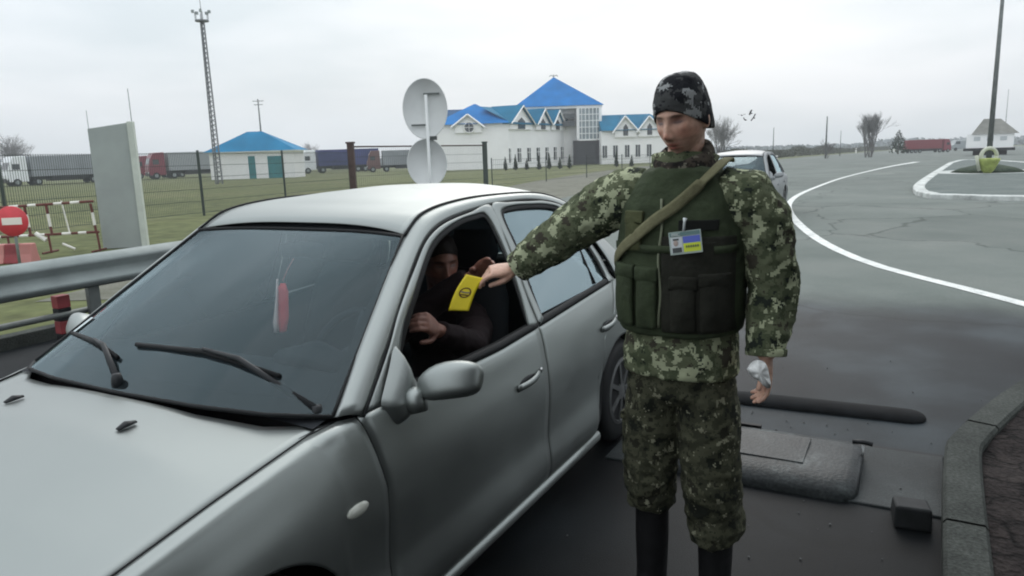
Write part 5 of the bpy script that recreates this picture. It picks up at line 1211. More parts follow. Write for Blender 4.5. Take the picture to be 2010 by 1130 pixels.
# ------------------------------------------------------------------ people
M_SKIN = bpy.data.materials.new('skin'); M_SKIN.use_nodes = True
def skin_setup(m):
    nt = m.node_tree; b = nt.nodes['Principled BSDF']; b.inputs['Roughness'].default_value = .5
    b.inputs['Subsurface Weight'].default_value = .12; b.inputs['Subsurface Radius'].default_value = (.012, .004, .002); b.inputs['Subsurface Scale'].default_value = .6
    a = N(nt, 'ShaderNodeAttribute', attribute_name='tone'); tcn = N(nt, 'ShaderNodeTexCoord'); n = N(nt, 'ShaderNodeTexNoise'); n.inputs['Scale'].default_value = 55; n.inputs['Detail'].default_value = 8
    LK(nt, tcn.outputs['Object'], n.inputs['Vector']); r = ramp(nt, [(.3, (.80, .74, .73)), (.7, (1.14, 1.12, 1.10))]); LK(nt, n.outputs['Fac'], r.inputs['Fac'])
    mm = N(nt, 'ShaderNodeMix', data_type='RGBA', blend_type='MULTIPLY'); mm.inputs['Factor'].default_value = 1; LK(nt, a.outputs['Color'], mm.inputs['A']); LK(nt, r.outputs[0], mm.inputs['B']); LK(nt, mm.outputs['Result'], b.inputs['Base Color'])
skin_setup(M_SKIN)
def V(*a): return Vector(a)
def hand(mb, W, d, n, sgn=1, curls=(20, 25, 30, 35), c2=25, c3=20, sc=1.0, thumb=(.55, .75, .25), thumb2=(.85, .30, .35), spread=.0):
    W = V(*W); d = V(*d).normalized(); n = V(*n); n = (n - d * n.dot(d)).normalized(); s = d.cross(n) * sgn
    mb.loft([W - d * .035 * sc, W, W + d * .03 * sc, W + d * .062 * sc, W + d * .092 * sc], [(.026 * sc, .020 * sc), (.027 * sc, .019 * sc), (.036 * sc, .018 * sc), (.041 * sc, .0150 * sc), (.038 * sc, .0115 * sc)], 18, up=n, power=2.5)
    for i, (o, L, r_) in enumerate(((.0295, .070, .0088), (.0100, .079, .0092), (-.0100, .073, .0088), (-.0285, .058, .0078))):
        p = W + d * .080 * sc + s * o * sc; pts = [p]; rs = [r_ * 1.05 * sc]; a = 0
        for frac, add, rr in ((.16, curls[i] * .5, 1.05), (.32, curls[i] * .5, .98), (.27, c2, .92), (.25, c3, .8)):
            a += R(add); dd = (d * math.cos(a) + n * math.sin(a) + s * (o * spread)).normalized(); p = p + dd * L * frac * sc; pts.append(p); rs.append(r_ * rr * sc)
        pts.append(pts[-1] + dd * .004 * sc); rs.append(r_ * .4 * sc)
        mb.tube(pts, rs, 10)
    t1 = (d * thumb[0] + s * thumb[1] + n * thumb[2]).normalized(); t2 = (d * thumb2[0] + s * thumb2[1] + n * thumb2[2]).normalized()
    p0 = W + d * .012 * sc + s * .018 * sc; p1 = p0 + t1 * .044 * sc; p2 = p1 + t2 * .030 * sc; p3 = p2 + (t2 + d * .25).normalized() * .024 * sc
    mb.tube([p0, p0.lerp(p1, .5), p1, p2, p3, p3 + (p3 - p2) * .15], [.015 * sc, .0145 * sc, .0115 * sc, .0100 * sc, .0085 * sc, .004 * sc], 10)
    return p2, W + d * .12 * sc + s * .03 * sc
def g2(x, z, cx, cz, sx, sz): return math.exp(-((x - cx) / sx) ** 2 - ((z - cz) / sz) ** 2)
def head_pt(th, ph):
    """th 0 = front, around; ph 0 top .. pi bottom; returns head-local point (x right, y front, z up)"""
    x = math.sin(ph) * math.sin(th); y = math.sin(ph) * math.cos(th); z = math.cos(ph)
    X, Y, Z = x * .076, y * (.094 if y > 0 else .102), z * .118
    if Z < -.015:
        t = min(1, (-.015 - Z) / .10); X *= 1 - .30 * t ** 1.3
        if y < 0: Y *= 1 - .42 * t
        else: Y *= 1 + .10 * t
    if y > 0:
        flat = min(1, y * 1.2)
        f = 0
        f += .0275 * g2(X, Z, 0, -.034, .0125, .017) + .013 * g2(X, Z, 0, -.008, .0105, .024) + .008 * (g2(X, Z, .012, -.040, .008, .008) + g2(X, Z, -.012, -.040, .008, .008))
        f -= .0135 * (g2(X, Z, .031, .008, .0165, .011) + g2(X, Z, -.031, .008, .0165, .011))
        f += .0060 * (g2(X, Z, .030, .004, .011, .007) + g2(X, Z, -.030, .004, .011, .007))
        f += .0065 * (g2(X, Z, .028, .028, .022, .008) + g2(X, Z, -.028, .028, .022, .008)) + .002 * g2(X, Z, 0, .04, .04, .02)
        f += .0050 * (g2(X, Z, .048, -.018, .016, .016) + g2(X, Z, -.048, -.018, .016, .016))
        f += .0075 * g2(X, Z, 0, -.063, .022, .0055) + .0085 * g2(X, Z, 0, -.076, .019, .0055) - .0055 * g2(X, Z, 0, -.0695, .024, .0028)
        f += .0095 * g2(X, Z, 0, -.102, .020, .012) - .004 * g2(X, Z, 0, -.088, .022, .005) - .003 * (g2(X, Z, .040, -.062, .012, .018) + g2(X, Z, -.040, -.062, .012, .018))
        Y += f * flat
    return V(X, Y, Z)
def head_mesh(mb, C, Rm, neck_to, nu=96, nv=90, s=1.0):
    vs = []; fs = []
    for i in range(1, nv):
        ph = math.pi * i / nv
        for j in range(nu): vs.append(Rm @ (head_pt(2 * math.pi * j / nu, ph) * s) + C)
    t = len(vs); vs += [Rm @ (V(0, 0, .118) * s) + C, Rm @ (V(0, 0, -.118) * s) + C]
    for i in range(nv - 2):
        for j in range(nu):
            a = i * nu + j; b = i * nu + (j + 1) % nu; fs.append((a, a + nu, b + nu, b))
    for j in range(nu): fs.append((t, j, (j + 1) % nu)); fs.append((t + 1, (nv - 2) * nu + (j + 1) % nu, (nv - 2) * nu + j))
    mb.add(vs, fs)
    for sx in (-1, 1):       # ears
        e = C + Rm @ V(sx * .077 * s, -.008 * s, -.008 * s); mb.ell(e, (.010 * s, .018 * s, .032 * s), Rm @ Matrix.Rotation(R(14) * sx, 3, 'Z'), 14, 10)
    nb = C + Rm @ V(0, -.02, -.05); mb.loft([nb, nb.lerp(neck_to, .5), neck_to, neck_to + V(0, 0, -.04)], [(.056, .058), (.057, .060), (.066, .066), (.09, .075)], 20, up=(0, 1, 0))
def paint_face(o, C, Rm, base, s=1.0, brow=(.06, .04, .03), lip=(.42, .15, .12), nails=None):
    me = o.data; a = me.color_attributes.new('tone', 'FLOAT_COLOR', 'POINT'); Ri = Rm.transposed(); cols = []
    for v in me.vertices:
        p = (Ri @ (v.co - C)) / s; c = V(*base)
        if p.length < .16 and p.y > .02:
            x, z = p.x, p.z
            c = c.lerp(V(.56, .24, .18), .55 * max(g2(x, z, .045, -.03, .025, .022), g2(x, z, -.045, -.03, .025, .022), g2(x, z, 0, -.035, .016, .014)))
            c = c.lerp(V(*lip), max(0, min(1, 1.3 * max(g2(x, z, 0, -.063, .022, .0055), g2(x, z, 0, -.076, .019, .006)))))
            c = c.lerp(V(.08, .03, .025), .85 * g2(x, z, 0, -.0695, .022, .0022))
            for sx in (-1, 1):  # brow and lash line, plus socket and nostril shade painted into the tone
                c = c.lerp(V(*brow), .85 * min(1, 1.5 * g2(x, z, sx * .031, .0245 - abs(abs(x) - .028) * .12, .018, .0050)))
                c = c.lerp(V(.20, .10, .08), .75 * g2(x, z, sx * .030, .010, .020, .012)); c = c.lerp(V(.035, .022, .02), .97 * min(1, 1.7 * g2(x, z, sx * .031, .0050, .0130, .0042)))
                c = c.lerp(V(.30, .15, .12), .5 * g2(x, z, sx * .031, .010, .016, .008))
                c = c.lerp(V(.10, .04, .03), .8 * g2(x, z, sx * .007, -.0455, .004, .003))
            if z < -.048: c = c.lerp(V(.26, .17, .14), .32 * (1 - min(1, 1.2 * g2(x, z, 0, -.07, .03, .012))))
        cols += [c.x, c.y, c.z, 1]
    a.data.foreach_set('color', cols)

def vert_loft(mb, secs, n=36, power=2.3, cx=0):
    """secs: z, half width, half depth, y centre"""
    mb.loft([(cx, s[3] if len(s) > 3 else 0, s[0]) for s in secs], [(s[1], s[2]) for s in secs], n, up=(0, 1, 0), power=power)
def fabric(amp, sc1=(9, 9, 14), sc2=(26, 26, 30), seed=0.0):
    def f(p): return amp * (.75 * (ridge(p, sc1, seed) - .45) + .35 * (ridge(p, sc2, seed + 5) - .5))
    return f

# ---- border guard
SOL = V(1.28, -1.530, 0)
sold = None
Rh = Matrix.Rotation(R(-14), 3, 'Z') @ Matrix.Rotation(R(-13), 3, 'X') @ Matrix.Rotation(R(3), 3, 'Y')
HC = V(-.006, .038, 1.747)
bd = MB()
head_mesh(bd, HC, Rh, V(0, -.005, 1.57))
vert_loft(bd, [(.86, .13, .10), (.95, .155, .11), (1.1, .14, .10), (1.3, .165, .11), (1.44, .175, .10), (1.52, .12, .08), (1.56, .06, .06)])
WR = V(.605, .050, 1.235); WL = V(-.288, .055, .992)
bd.tube([(.15, 0, 1.49), (.22, 0, 1.47), (.43, .03, 1.35), WR], [.06, .055, .042, .026], 14)
bd.tube([(-.15, 0, 1.49), (-.23, -.01, 1.42), (-.28, -.02, 1.22), WL], [.06, .052, .042, .027], 14)
for s, ay, az in ((1, .105, .0), (-1, -.12, .0)):
    bd.tube([(s * .075, 0, .92), (s * .10, .02, .52), (ay, -.012, .36), (ay, -.015, .10), (ay, .0, .06)], [.085, .052, .038, .036, .04], 16)
tipR, _ = hand(bd, WR, (.80, .56, -.06), (.15, -.30, -1), 1, (22, 30, 42, 52), 26, 18, 1.08, (.80, .30, .55), (.95, -.05, .30))
hand(bd, WL, (-.05, .10, -1), (.85, .40, 0), -1, (14, 18, 24, 30), 26, 18, 1.0, (.75, .55, .45), (.95, .1, .35))
sold = remesh(bd, 'person', .0036, 2, None, M_SKIN)
paint_face(sold, HC, Rh, (.58, .365, .275))
sold.location = SOL; sold.rotation_euler = (0, 0, R(90))
tag(sold, 'standing border guard in camouflage, green vest and knitted cap, right arm outstretched to the car', 'person')
CAMO_J = camo('camouflage_jacket', [(.020, .026, .020), (.068, .082, .047), (.115, .130, .078), (.050, .046, .034), (.38, .41, .27)], 15, .0050, light=.565)
CAMO_T = camo('camouflage_trousers', [(.014, .016, .012), (.040, .042, .027), (.072, .074, .048), (.026, .026, .018), (.22, .22, .155)], 16, .0050, light=.61)  # trouser print darkened to stand in for shade on the lower body
CAMO_H = camo('camouflage_cap', [(.010, .011, .014), (.016, .017, .020), (.06, .062, .062), (.012, .013, .016), (.27, .28, .28)], 12, .005, light=.565)
CAMO_S = camo('camouflage_scarf', [(.015, .014, .013), (.03, .026, .022), (.06, .05, .04), (.02, .018, .016), (.15, .14, .11)], 16, .005)
# jacket
jk = MB()
vert_loft(jk, [(.905, .190, .142), (.92, .196, .148), (.98, .195, .148, .005), (1.05, .185, .140), (1.2, .190, .142), (1.35, .205, .145), (1.46, .205, .135), (1.53, .175, .12), (1.575, .115, .10), (1.61, .085, .085)], 44)
jk.tube([(.12, 0, 1.51), (.20, .0, 1.50), (.28, .01, 1.458), (.365, .025, 1.402), (.435, .035, 1.352), (.51, .04, 1.305), (.575, .047, 1.258), (.595, .049, 1.244)], [.085, .098, .094, .086, .080, .072, .060, .057], 20)
jk.tube([(-.12, 0, 1.512), (-.20, -.005, 1.492), (-.255, -.01, 1.42), (-.28, -.015, 1.30), (-.292, -.018, 1.20), (-.288, .005, 1.12), (-.285, .035, 1.05), (-.287, .052, 1.008)], [.085, .096, .090, .084, .080, .075, .066, .062], 20)
def sleeve_fold(p):
    b_ = .0075 if abs(p.x) > .22 else .004
    return b_ * (1.1 * (ridge(p, (11, 13, 11), 2) - .45) + .5 * (ridge(p, (28, 28, 28), 7) - .5))
jacket = remesh(jk, 'jacket', .0062, 3, sleeve_fold, CAMO_J, sold)
mb = MB()
for (a, b_, r0) in (((.580, .047, 1.254), (.602, .050, 1.238), .060), ((-.287, .050, 1.022), (-.288, .055, .998), .0655)):
    mb = MB(); mb.tube([a, b_], [r0, r0 * .97], 24); mb.build('cuff', CAMO_J, sold, True, bevel=.004)
cl_ = MB(); cl_.loft([(0, -.010, 1.565), (.0, -.010, 1.590), (0, -.016, 1.615), (0, -.024, 1.635)], [(.122, .110), (.108, .102), (.102, .098), (.105, .102)], 34, up=(0, 1, 0), caps=False)
cl_.v = [(v[0], v[1], v[2] - .006 - .24 * (v[1] + .02) * (1 if v[2] > 1.58 else .3)) for v in cl_.v]
cl_.build('collar', CAMO_J, sold, True, solid=.012)
sc_ = MB()
for k, (z, r0, tilt) in enumerate(((1.600, .088, .1), (1.622, .084, -.12), (1.642, .080, .08))):
    sc_.tube([(r0 * math.cos(a) * .98 - .004, r0 * math.sin(a) + .012, z - .012 + .008 * tilt * 6 * math.sin(a + k) - .034 * math.sin(a) - .014 * math.cos(a)) for a in np.linspace(0, 2 * math.pi, 30)], .019, 10)
remesh(sc_, 'scarf', .005, 2, fabric(.004, (20, 20, 20), (45, 45, 45)), CAMO_S, sold)
# trousers
tr = MB()
vert_loft(tr, [(.80, .12, .10), (.84, .165, .125), (.90, .178, .13), (.97, .175, .125), (1.02, .165, .12)], 40)
tr.loft([(.085, 0, .90), (.092, .005, .78), (.098, .015, .64), (.102, .022, .52), (.104, .005, .46), (.104, -.008, .40), (.104, -.008, .38)], [(.094, .11), (.098, .110), (.097, .102), (.094, .096), (.090, .092), (.084, .086), (.066, .068)], 26, up=(0, 1, 0))
tr.loft([(-.085, 0, .90), (-.098, .005, .78), (-.108, .015, .64), (-.115, .022, .52), (-.122, .005, .44), (-.126, -.006, .355), (-.128, -.008, .305), (-.128, -.008, .288)], [(.094, .11), (.102, .110), (.102, .102), (.099, .098), (.097, .094), (.098, .096), (.092, .092), (.068, .070)], 26, up=(0, 1, 0))
def leg_fold(p):
    k = .006 + .007 * max(0, min(1, (.62 - p.z) / .25)); return k * (1.0 * (ridge(p, (7, 7, 15), 1) - .45) + .5 * (ridge(p, (20, 20, 26), 3) - .5))
remesh(tr, 'trousers', .0065, 3, leg_fold, CAMO_T, sold)
for s in (-1, 1):      # thigh cargo pockets
    mb = MB(); mb.box((s * .178, .01, .66), (.026, .13, .15)); mb.box((s * .184, .01, .735), (.026, .14, .035)); mb.build('cargo_pocket', CAMO_T, sold, True, bevel=.014, seg=3)
# boots
M_BOOT = mat('boot_leather', (.009, .009, .010), .75, noise_amt=.3, nscale=20, bump=.3)
for s, x, zt in ((1, .104, .46), (-1, -.127, .40)):
    b_ = MB(); b_.loft([(x, -.01, zt), (x, -.012, .26), (x, -.012, .12), (x, -.005, .06), (x, .0, .03)], [(.060, .064), (.060, .066), (.055, .063), (.055, .07), (.052, .075)], 22, up=(0, 1, 0))
    b_.loft([(x, -.075, .045), (x, -.02, .06), (x, .07, .06), (x + s * .006, .15, .045), (x + s * .006, .195, .035)], [(.036, .035), (.042, .055), (.047, .055), (.046, .04), (.026, .025)], 20, up=(0, 0, 1), power=2.6)
    bo = remesh(b_, 'boot', .005, 2, None, M_BOOT, sold)
    mb = MB(); mb.loft([(x, -.088, .0125), (x, .0, .0125), (x + s * .006, .12, .0125), (x + s * .006, .21, .0125)], [(.036, .0125), (.044, .0125), (.052, .0125), (.030, .0125)], 20, up=(0, 0, 1), power=5); mb.build('sole', M_BLACK, bo, True)
# vest
M_VG = mat('vest_green', (.042, .056, .030), .85, noise_amt=.28, nscale=14, bump=.5, bscale=50)
M_VB = mat('vest_brown', (.021, .0215, .016), .85, noise_amt=.3, nscale=14, bump=.5, bscale=50)
M_VO = mat('vest_olive', (.060, .066, .030), .85, noise_amt=.2, nscale=14, bump=.4, bscale=60)
M_VD = mat('vest_velcro', (.010, .011, .010), .95)
vs_ = MB()
vert_loft(vs_, [(1.052, .186, .150), (1.06, .203, .166), (1.15, .212, .176), (1.30, .212, .176), (1.40, .206, .168), (1.48, .190, .152), (1.54, .160, .130), (1.583, .125, .116), (1.598, .10, .102)], 48, 2.5)
vest = remesh(vs_, 'vest', .006, 3, fabric(.006, (6, 6, 9), (18, 18, 22), 4), M_VG, sold)
bvh = BVHTree.FromPolygons([v.co for v in vest.data.vertices], [tuple(p.vertices) for p in vest.data.polygons])
bvj = BVHTree.FromPolygons([v.co for v in jacket.data.vertices], [tuple(p.vertices) for p in jacket.data.polygons])
def front(x, z, off=.004):
    h = bvh.ray_cast(V(x, .6, z), V(0, -1, 0)); y = h[0].y if h[0] is not None else .12
    h2 = bvj.ray_cast(V(x, .6, z), V(0, -1, 0)); y2 = h2[0].y if h2[0] is not None else -1
    return V(x, max(y, y2) + off, z)
def patch(nm, x0, x1, z0, z1, th, m, par=None, bulge=0.0, slant=0.0, n=10, bev=.006):
    rows = []; par = par or sold
    for i in range(n + 1):
        rows.append([front(x0 + (x1 - x0) * j / n, z0 + (z1 - z0) * i / n + slant * (j / n - .5), .001 + th + bulge * math.sin(math.pi * i / n) * math.sin(math.pi * j / n)) for j in range(n + 1)])
    ys = [[(p.x, min(p.y, p.y) - th - .012, p.z) for p in r_] for r_ in rows]
    bnd = [(0, j) for j in range(n + 1)] + [(i, n) for i in range(1, n + 1)] + [(n, j) for j in range(n - 1, -1, -1)] + [(i, 0) for i in range(n - 1, 0, -1)]
    mb = MB(); mb.grid(rows); k = len(mb.v); fr = [rows[i][j] for i, j in bnd]; bk = [ys[i][j] for i, j in bnd]; L_ = len(bnd)
    mb.add(fr + bk, [(q, (q + 1) % L_, (q + 1) % L_ + L_, q + L_) for q in range(L_)])
    o = mb.build(nm, m, par, True)
    bm = bmesh.new(); bm.from_mesh(o.data); bmesh.ops.remove_doubles(bm, verts=bm.verts, dist=.0002); bmesh.ops.recalc_face_normals(bm, faces=bm.faces); bm.to_mesh(o.data); bm.free()
    o.data.polygons.foreach_set('use_smooth', [True] * len(o.data.polygons))
    if bev:
        md = o.modifiers.new('b', 'BEVEL'); md.width = bev; md.segments = 2; md.limit_method = 'ANGLE'; md.angle_limit = R(50)
    return o
pp = patch('pouch', .112, .190, 1.085, 1.275, .022, M_VG, bulge=.012, bev=.010); patch('pouch_flap', .108, .194, 1.245, 1.292, .025, M_VG, pp, bulge=.006)
pp = patch('pouch', .030, .100, 1.085, 1.270, .021, M_VG, bulge=.012, bev=.010); patch('pouch_flap', .026, .104, 1.240, 1.288, .024, M_VG, pp, bulge=.006)
pp = patch('pocket', .085, .150, 1.335, 1.445, .012, M_VO, bulge=.008); patch('pocket_flap', .082, .153, 1.42, 1.462, .016, M_VO, pp)
pp = patch('chest_panel', -.195, .018, 1.075, 1.385, .008, M_VB, bulge=.006)
pp = patch('pouch', -.185, -.105, 1.08, 1.255, .018, M_VB, bulge=.014, bev=.010); patch('pouch_flap', -.189, -.101, 1.228, 1.272, .021, M_VB, pp, bulge=.006)
pp = patch('pouch', -.095, -.015, 1.08, 1.245, .018, M_VB, bulge=.014, bev=.010); patch('pouch_flap', -.099, -.011, 1.218, 1.262, .021, M_VB, pp, bulge=.006)
patch('pocket', -.150, -.030, 1.29, 1.372, .010, M_VB, bulge=.006)
patch('name_strip', -.150, -.035, 1.405, 1.436, .010, M_VD, bulge=0, bev=.002)
# open jacket front / zip
mb = MB(); mb.tube([front(.022 + .004 * math.sin(z * 30), z, .006) for z in np.linspace(1.09, 1.50, 26)], .0045, 6); mb.build('zip', mat('zip_tape', (.20, .22, .15), .6), sold, True)
for z in (1.19, 1.345):
    mb = MB(); xs = np.linspace(.20, -.20, 40); rr = [[front(x, z + dz, .010 + (.036 if (abs(x - .15) < .045 or abs(x - .065) < .04) and z < 1.29 else 0) + (.036 if (abs(x + .145) < .045 or abs(x + .055) < .045) and z < 1.26 else 0)) for dz in (-.012, .012)] for x in xs]
    if z > 1.3: mb.grid(rr); mb.build('webbing', M_VG, sold, True, solid=.003)
# sling strap from the left shoulder down to the right side
way = [(-.135, -.06, 1.605), (-.145, .01, 1.618), (-.128, .08, 1.592), (-.080, None, 1.535), (-.02, None, 1.478), (.04, None, 1.435), (.10, None, 1.385), (.15, None, 1.345), (.19, None, 1.305), (.222, .03, 1.275), (.225, -.04, 1.25)]
pts = []
for x, y, z in way:
    if y is None: p = front(x, z, .018)
    else: p = V(x, y, z)
    pts.append(p)
ctr = crom([tuple(p) for p in pts], 60); rows = []
for i, p in enumerate(ctr):
    t = (ctr[min(i + 1, 59)] - ctr[max(i - 1, 0)]).normalized(); nrm = (V(p.x, p.y, 0) - V(0, 0, 0)).normalized() if p.y > -.03 and p.z < 1.55 else V(0, .3, 1).normalized()
    s_ = t.cross(nrm).normalized(); rows.append([p + s_ * q + nrm * (.0 if abs(q) > .01 else .002) for q in (-.018, -.009, 0, .009, .018)])
mb = MB(); mb.grid(rows); mb.build('sling_strap', mat('khaki_webbing', (.17, .165, .095), .85, noise_amt=.15, nscale=60, bump=.4, bscale=200), sold, True, solid=.004)
# knitted cap
def cap_pt(th, v):
    """v 0 = rim, 1 = crown"""
    zr = .054 * math.cos(th) - .004 - .022 * math.sin(th) ** 2       # rim higher at the brow
    z = zr + (.142 - zr) * math.sin(v * math.pi / 2) if v < 1 else .142
    rr = math.cos(v * math.pi / 2) ** .62
    wid = .0850 + .004 * math.sin(v * 3); Y = math.cos(th) * (.104 if math.cos(th) > 0 else .118) * rr - .006 - .012 * v
    return V(math.sin(th) * wid * rr, Y, z)
rows = [[Rh @ cap_pt(2 * math.pi * j / 72, v) + HC for j in range(73)] for v in np.linspace(0, .997, 34)]
rim = [[Rh @ (cap_pt(2 * math.pi * j / 72, 0) * k_ + V(0, 0, dz)) + HC for j in range(73)] for k_, dz in ((.90, .012), (.93, .002), (.975, -.004))]
mb = MB(); mb.grid(rim + rows); cap = mb.build('knitted_cap', CAMO_H, sold, True)
for v in cap.data.vertices: v.co += (v.co - HC).normalized() * (.0035 * noise.noise(v.co * 22) + .002 * noise.noise(v.co * 60))
# world-space helpers for things attached to the guard
MW = Matrix.Translation(SOL) @ Matrix.Rotation(R(90), 4, 'Z'); MWi = MW.inverted()
# identity badge hanging on the vest
def vhit(px, py, off):
    o = MWi @ CAM; d = (MWi.to_3x3() @ ray(px, py)).normalized(); best = None
    for b_ in (bvh,):
        h = b_.ray_cast(o, d)
        if h[0] is not None and (best is None or h[3] < best[3]): best = h
    return MW @ (best[0] - d * off)
cor = [vhit(1311, 457, .032), vhit(1374, 449, .032), vhit(1380, 494, .032), vhit(1318, 501, .032)]
bc = sum(cor, Vector()) / 4; ux = ((cor[1] - cor[0]) + (cor[2] - cor[3])).normalized(); nz_ = ux.cross((cor[0] - cor[3])).normalized()
if nz_.dot(CAM - bc) < 0: nz_ = -nz_
uy = nz_.cross(ux); 
if uy.z < 0: uy = -uy
bw = (cor[1] - cor[0]).length; bh = (cor[0] - cor[3]).length
bdg = thing('id_badge', 'plastic identity badge with portrait photo and blue and yellow flag clipped to the vest', 'badge', bc)
def bq(nm, u0, u1, v0, v1, lift, m, par=bdg, th=.0012):
    mb = MB(); c_ = ux * ((u0 + u1) / 2 - .5) * bw + uy * ((v0 + v1) / 2 - .5) * bh + nz_ * lift
    Rm = Matrix((ux, uy, nz_)).transposed(); mb.box(c_, (abs(u1 - u0) * bw, abs(v1 - v0) * bh, th), rot=Rm); return mb.build(nm, m, par)
bq('card', 0, 1, 0, 1, 0, mat('badge_card', (.42, .50, .46), .3))
bq('header', .03, .97, .80, .97, .0016, mat('badge_header', (.10, .20, .20), .3))
ph = bq('photo', .05, .40, .08, .76, .0016, mat('badge_photo_back', (.62, .66, .68), .3))
mb = MB(); Rm = Matrix((ux, uy, nz_)).transposed(); c_ = ux * (.20 - .5) * bw + uy * (.50 - .5) * bh + nz_ * .003; mb.ell(c_, (bw * .075, bh * .14, .0012), Rm, 14, 8); mb.build('portrait', mat('portrait_skin', (.45, .36, .32), .5), ph)
bq('shoulders', .08, .37, .09, .30, .003, mat('portrait_coat', (.06, .07, .07), .5), ph)
bq('cap', .12, .30, .62, .70, .003, mat('portrait_coat', (.06, .07, .07), .5), ph)
bq('flag_blue', .43, .96, .46, .76, .0016, mat('flag_blue', (.08, .12, .55), .3)); yl = bq('flag_yellow', .43, .96, .08, .46, .0016, mat('flag_yellow', (.62, .72, .02), .3))
for i in range(6): bq('lettering', .50 + .07 * i, .55 + .07 * i, .26, .36, .0030, mat('badge_ink', (.10, .14, .05), .5), yl)
for i in range(3): bq('lettering', .08, .36 - .06 * (i % 2), .83 + .045 * i, .85 + .045 * i, .0030, mat('badge_lines', (.7, .75, .72), .5), bdg)
top = vhit(1345, 428, .03)
mb = MB(); a_ = top - bc; b_ = ux * (-.02) * bw + uy * bh * .5; mb.tube([a_ + nz_ * .004, a_.lerp(b_, .3) + nz_ * .006, b_ + nz_ * .002], [.007, .004, .004], 8); mb.build('clip', mat('clip_plastic', (.70, .74, .74), .25), bdg, True)

# yellow leaflet held out to the driver
TW = MW @ (WR + V(.80, .56, -.06).normalized() * .150 + V(-.012, .012, -.03))
Dt = DL(TW)[0]
Lp = [(915, 538), (906, 551), (896, 567), (888, 585), (880, 609)]; Rp = [(950, 546), (942, 557), (934, 572), (927, 590), (920, 610)]
Lw = crom([tuple(atD(x, y, Dt - .006 * i)) for i, (x, y) in enumerate(Lp)], 21); Rw = crom([tuple(atD(x, y, Dt - .006 * i)) for i, (x, y) in enumerate(Rp)], 21)
lf = thing('leaflet', 'bent yellow leaflet with a round dark emblem in the guard\'s outstretched hand', 'leaflet', TW)
mb = MB(); mb.grid([[Lw[i].lerp(Rw[i], t) - TW for t in np.linspace(0, 1, 9)] for i in range(21)]); mb.build('sheet', mat('leaflet_yellow', (.80, .64, .02), .5, noise_amt=.05, nscale=9), lf, True, solid=.0006)
def lpt(u, v):     # u across 0..1, v down 0..1
    f = v * 20; i = min(int(f), 19); a = Lw[i].lerp(Lw[i + 1], f - i); b_ = Rw[i].lerp(Rw[i + 1], f - i); p = a.lerp(b_, u) - TW; return p + (CAM - TW).normalized() * .0016
M_EMB = mat('emblem_ink', (.12, .06, .02), .6); ecx, ecy, er = .50, .50, .30
mb = MB(); asp = (Lw[10] - Rw[10]).length / ((Lw[0] - Lw[20]).length)
mb.grid([[lpt(ecx + r_ * math.cos(a), ecy + r_ * math.sin(a) * asp) for a in np.linspace(0, 2 * math.pi, 33)] for r_ in (er, er * .78)]); mb.build('emblem_ring', M_EMB, lf)
mb = MB(); mb.grid([[lpt(ecx + x * er * .75, ecy + (y + .12 * math.cos(x * 1.4)) * er * asp) for x in np.linspace(-1, 1, 9)] for y in (-.28, .02)]); mb.build('emblem_bar', mat('emblem_grey', (.28, .24, .16), .6), lf)
mb = MB(); mb.grid([[lpt(ecx + x * er * .7, ecy + (y + .05 * x * x) * er * asp) for x in np.linspace(-1, 1, 9)] for y in (.32, .56)]); mb.build('emblem_bar', M_EMB, lf)

# folded white paper in the lowered hand
c0_ = MW @ V(-.265, .165, .93); pw = thing('paper_sheet', 'crumpled white paper held in the guard\'s lowered left hand', 'paper', c0_)
D1 = DL(c0_)[0]; polyp = [(1466, 724), (1475, 711), (1490, 706), (1503, 713), (1510, 735), (1513, 758), (1505, 762), (1490, 748), (1474, 738)]
cc = sum((atD(x, y, D1) for x, y in polyp), Vector()) / len(polyp); Cq = crom([tuple(atD(x, y, D1 + .01 * math.sin(i * 1.7))) for i, (x, y) in enumerate(polyp + polyp[:1])], 37)[:-1]
mb = MB(); k = len(Cq); nv_ = (CAM - cc).normalized()
mb.add([p - c0_ for p in Cq] + [p.lerp(cc, .5) - c0_ + nv_ * (.014 + .004 * math.sin(i * 1.3)) for i, p in enumerate(Cq)] + [cc - c0_ + nv_ * .018] + [cc - c0_ - nv_ * .012],
       [(i, (i + 1) % k, (i + 1) % k + k, i + k) for i in range(k)] + [(i + k, (i + 1) % k + k, 2 * k) for i in range(k)] + [((i + 1) % k, i, 2 * k + 1) for i in range(k)]); mb.build('folded_sheet', mat('paper_white', (.80, .81, .80), .7), pw, True)

# ---- driver
DRV = V(1.52, -.38, 0)
Rd = Matrix.Rotation(R(52), 3, 'Z') @ Matrix.Rotation(R(-6), 3, 'X')
HD = V(-.03, .03, 1.195)
db = MB(); head_mesh(db, HD, Rd, V(0, -.02, 1.03), 72, 66)
vert_loft(db, [(.50, .16, .13, -.06), (.62, .16, .12, -.07), (.8, .165, .11, -.06), (.92, .175, .10, -.04), (1.0, .12, .08, -.03), (1.04, .06, .06, -.02)], 30)
W1 = V(-.285, .455, 1.02); W2 = V(-.262, .105, 1.175)
db.tube([(-.15, -.03, .96), (-.21, .06, .90), (-.29, .24, .90), W1], [.055, .05, .04, .026], 12)
db.tube([(.15, -.03, .96), (.20, .10, .86), (.04, .27, .93), W2], [.055, .05, .04, .026], 12)
for s in (-1, 1): db.tube([(s * .09, 0, .56), (s * .12, .44, .58), (s * .12, .62, .34)], [.085, .06, .045], 14)
hand(db, W1, (-.15, .75, .45), (.9, .2, -.3), 1, (40, 45, 50, 55), 35, 20, 1.05)
hand(db, W2, (-.72, .22, .42), (-.2, .7, -.5), -1, (14, 20, 34, 42), 16, 10, 1.0, (.45, .55, .75), (.8, .2, .5))
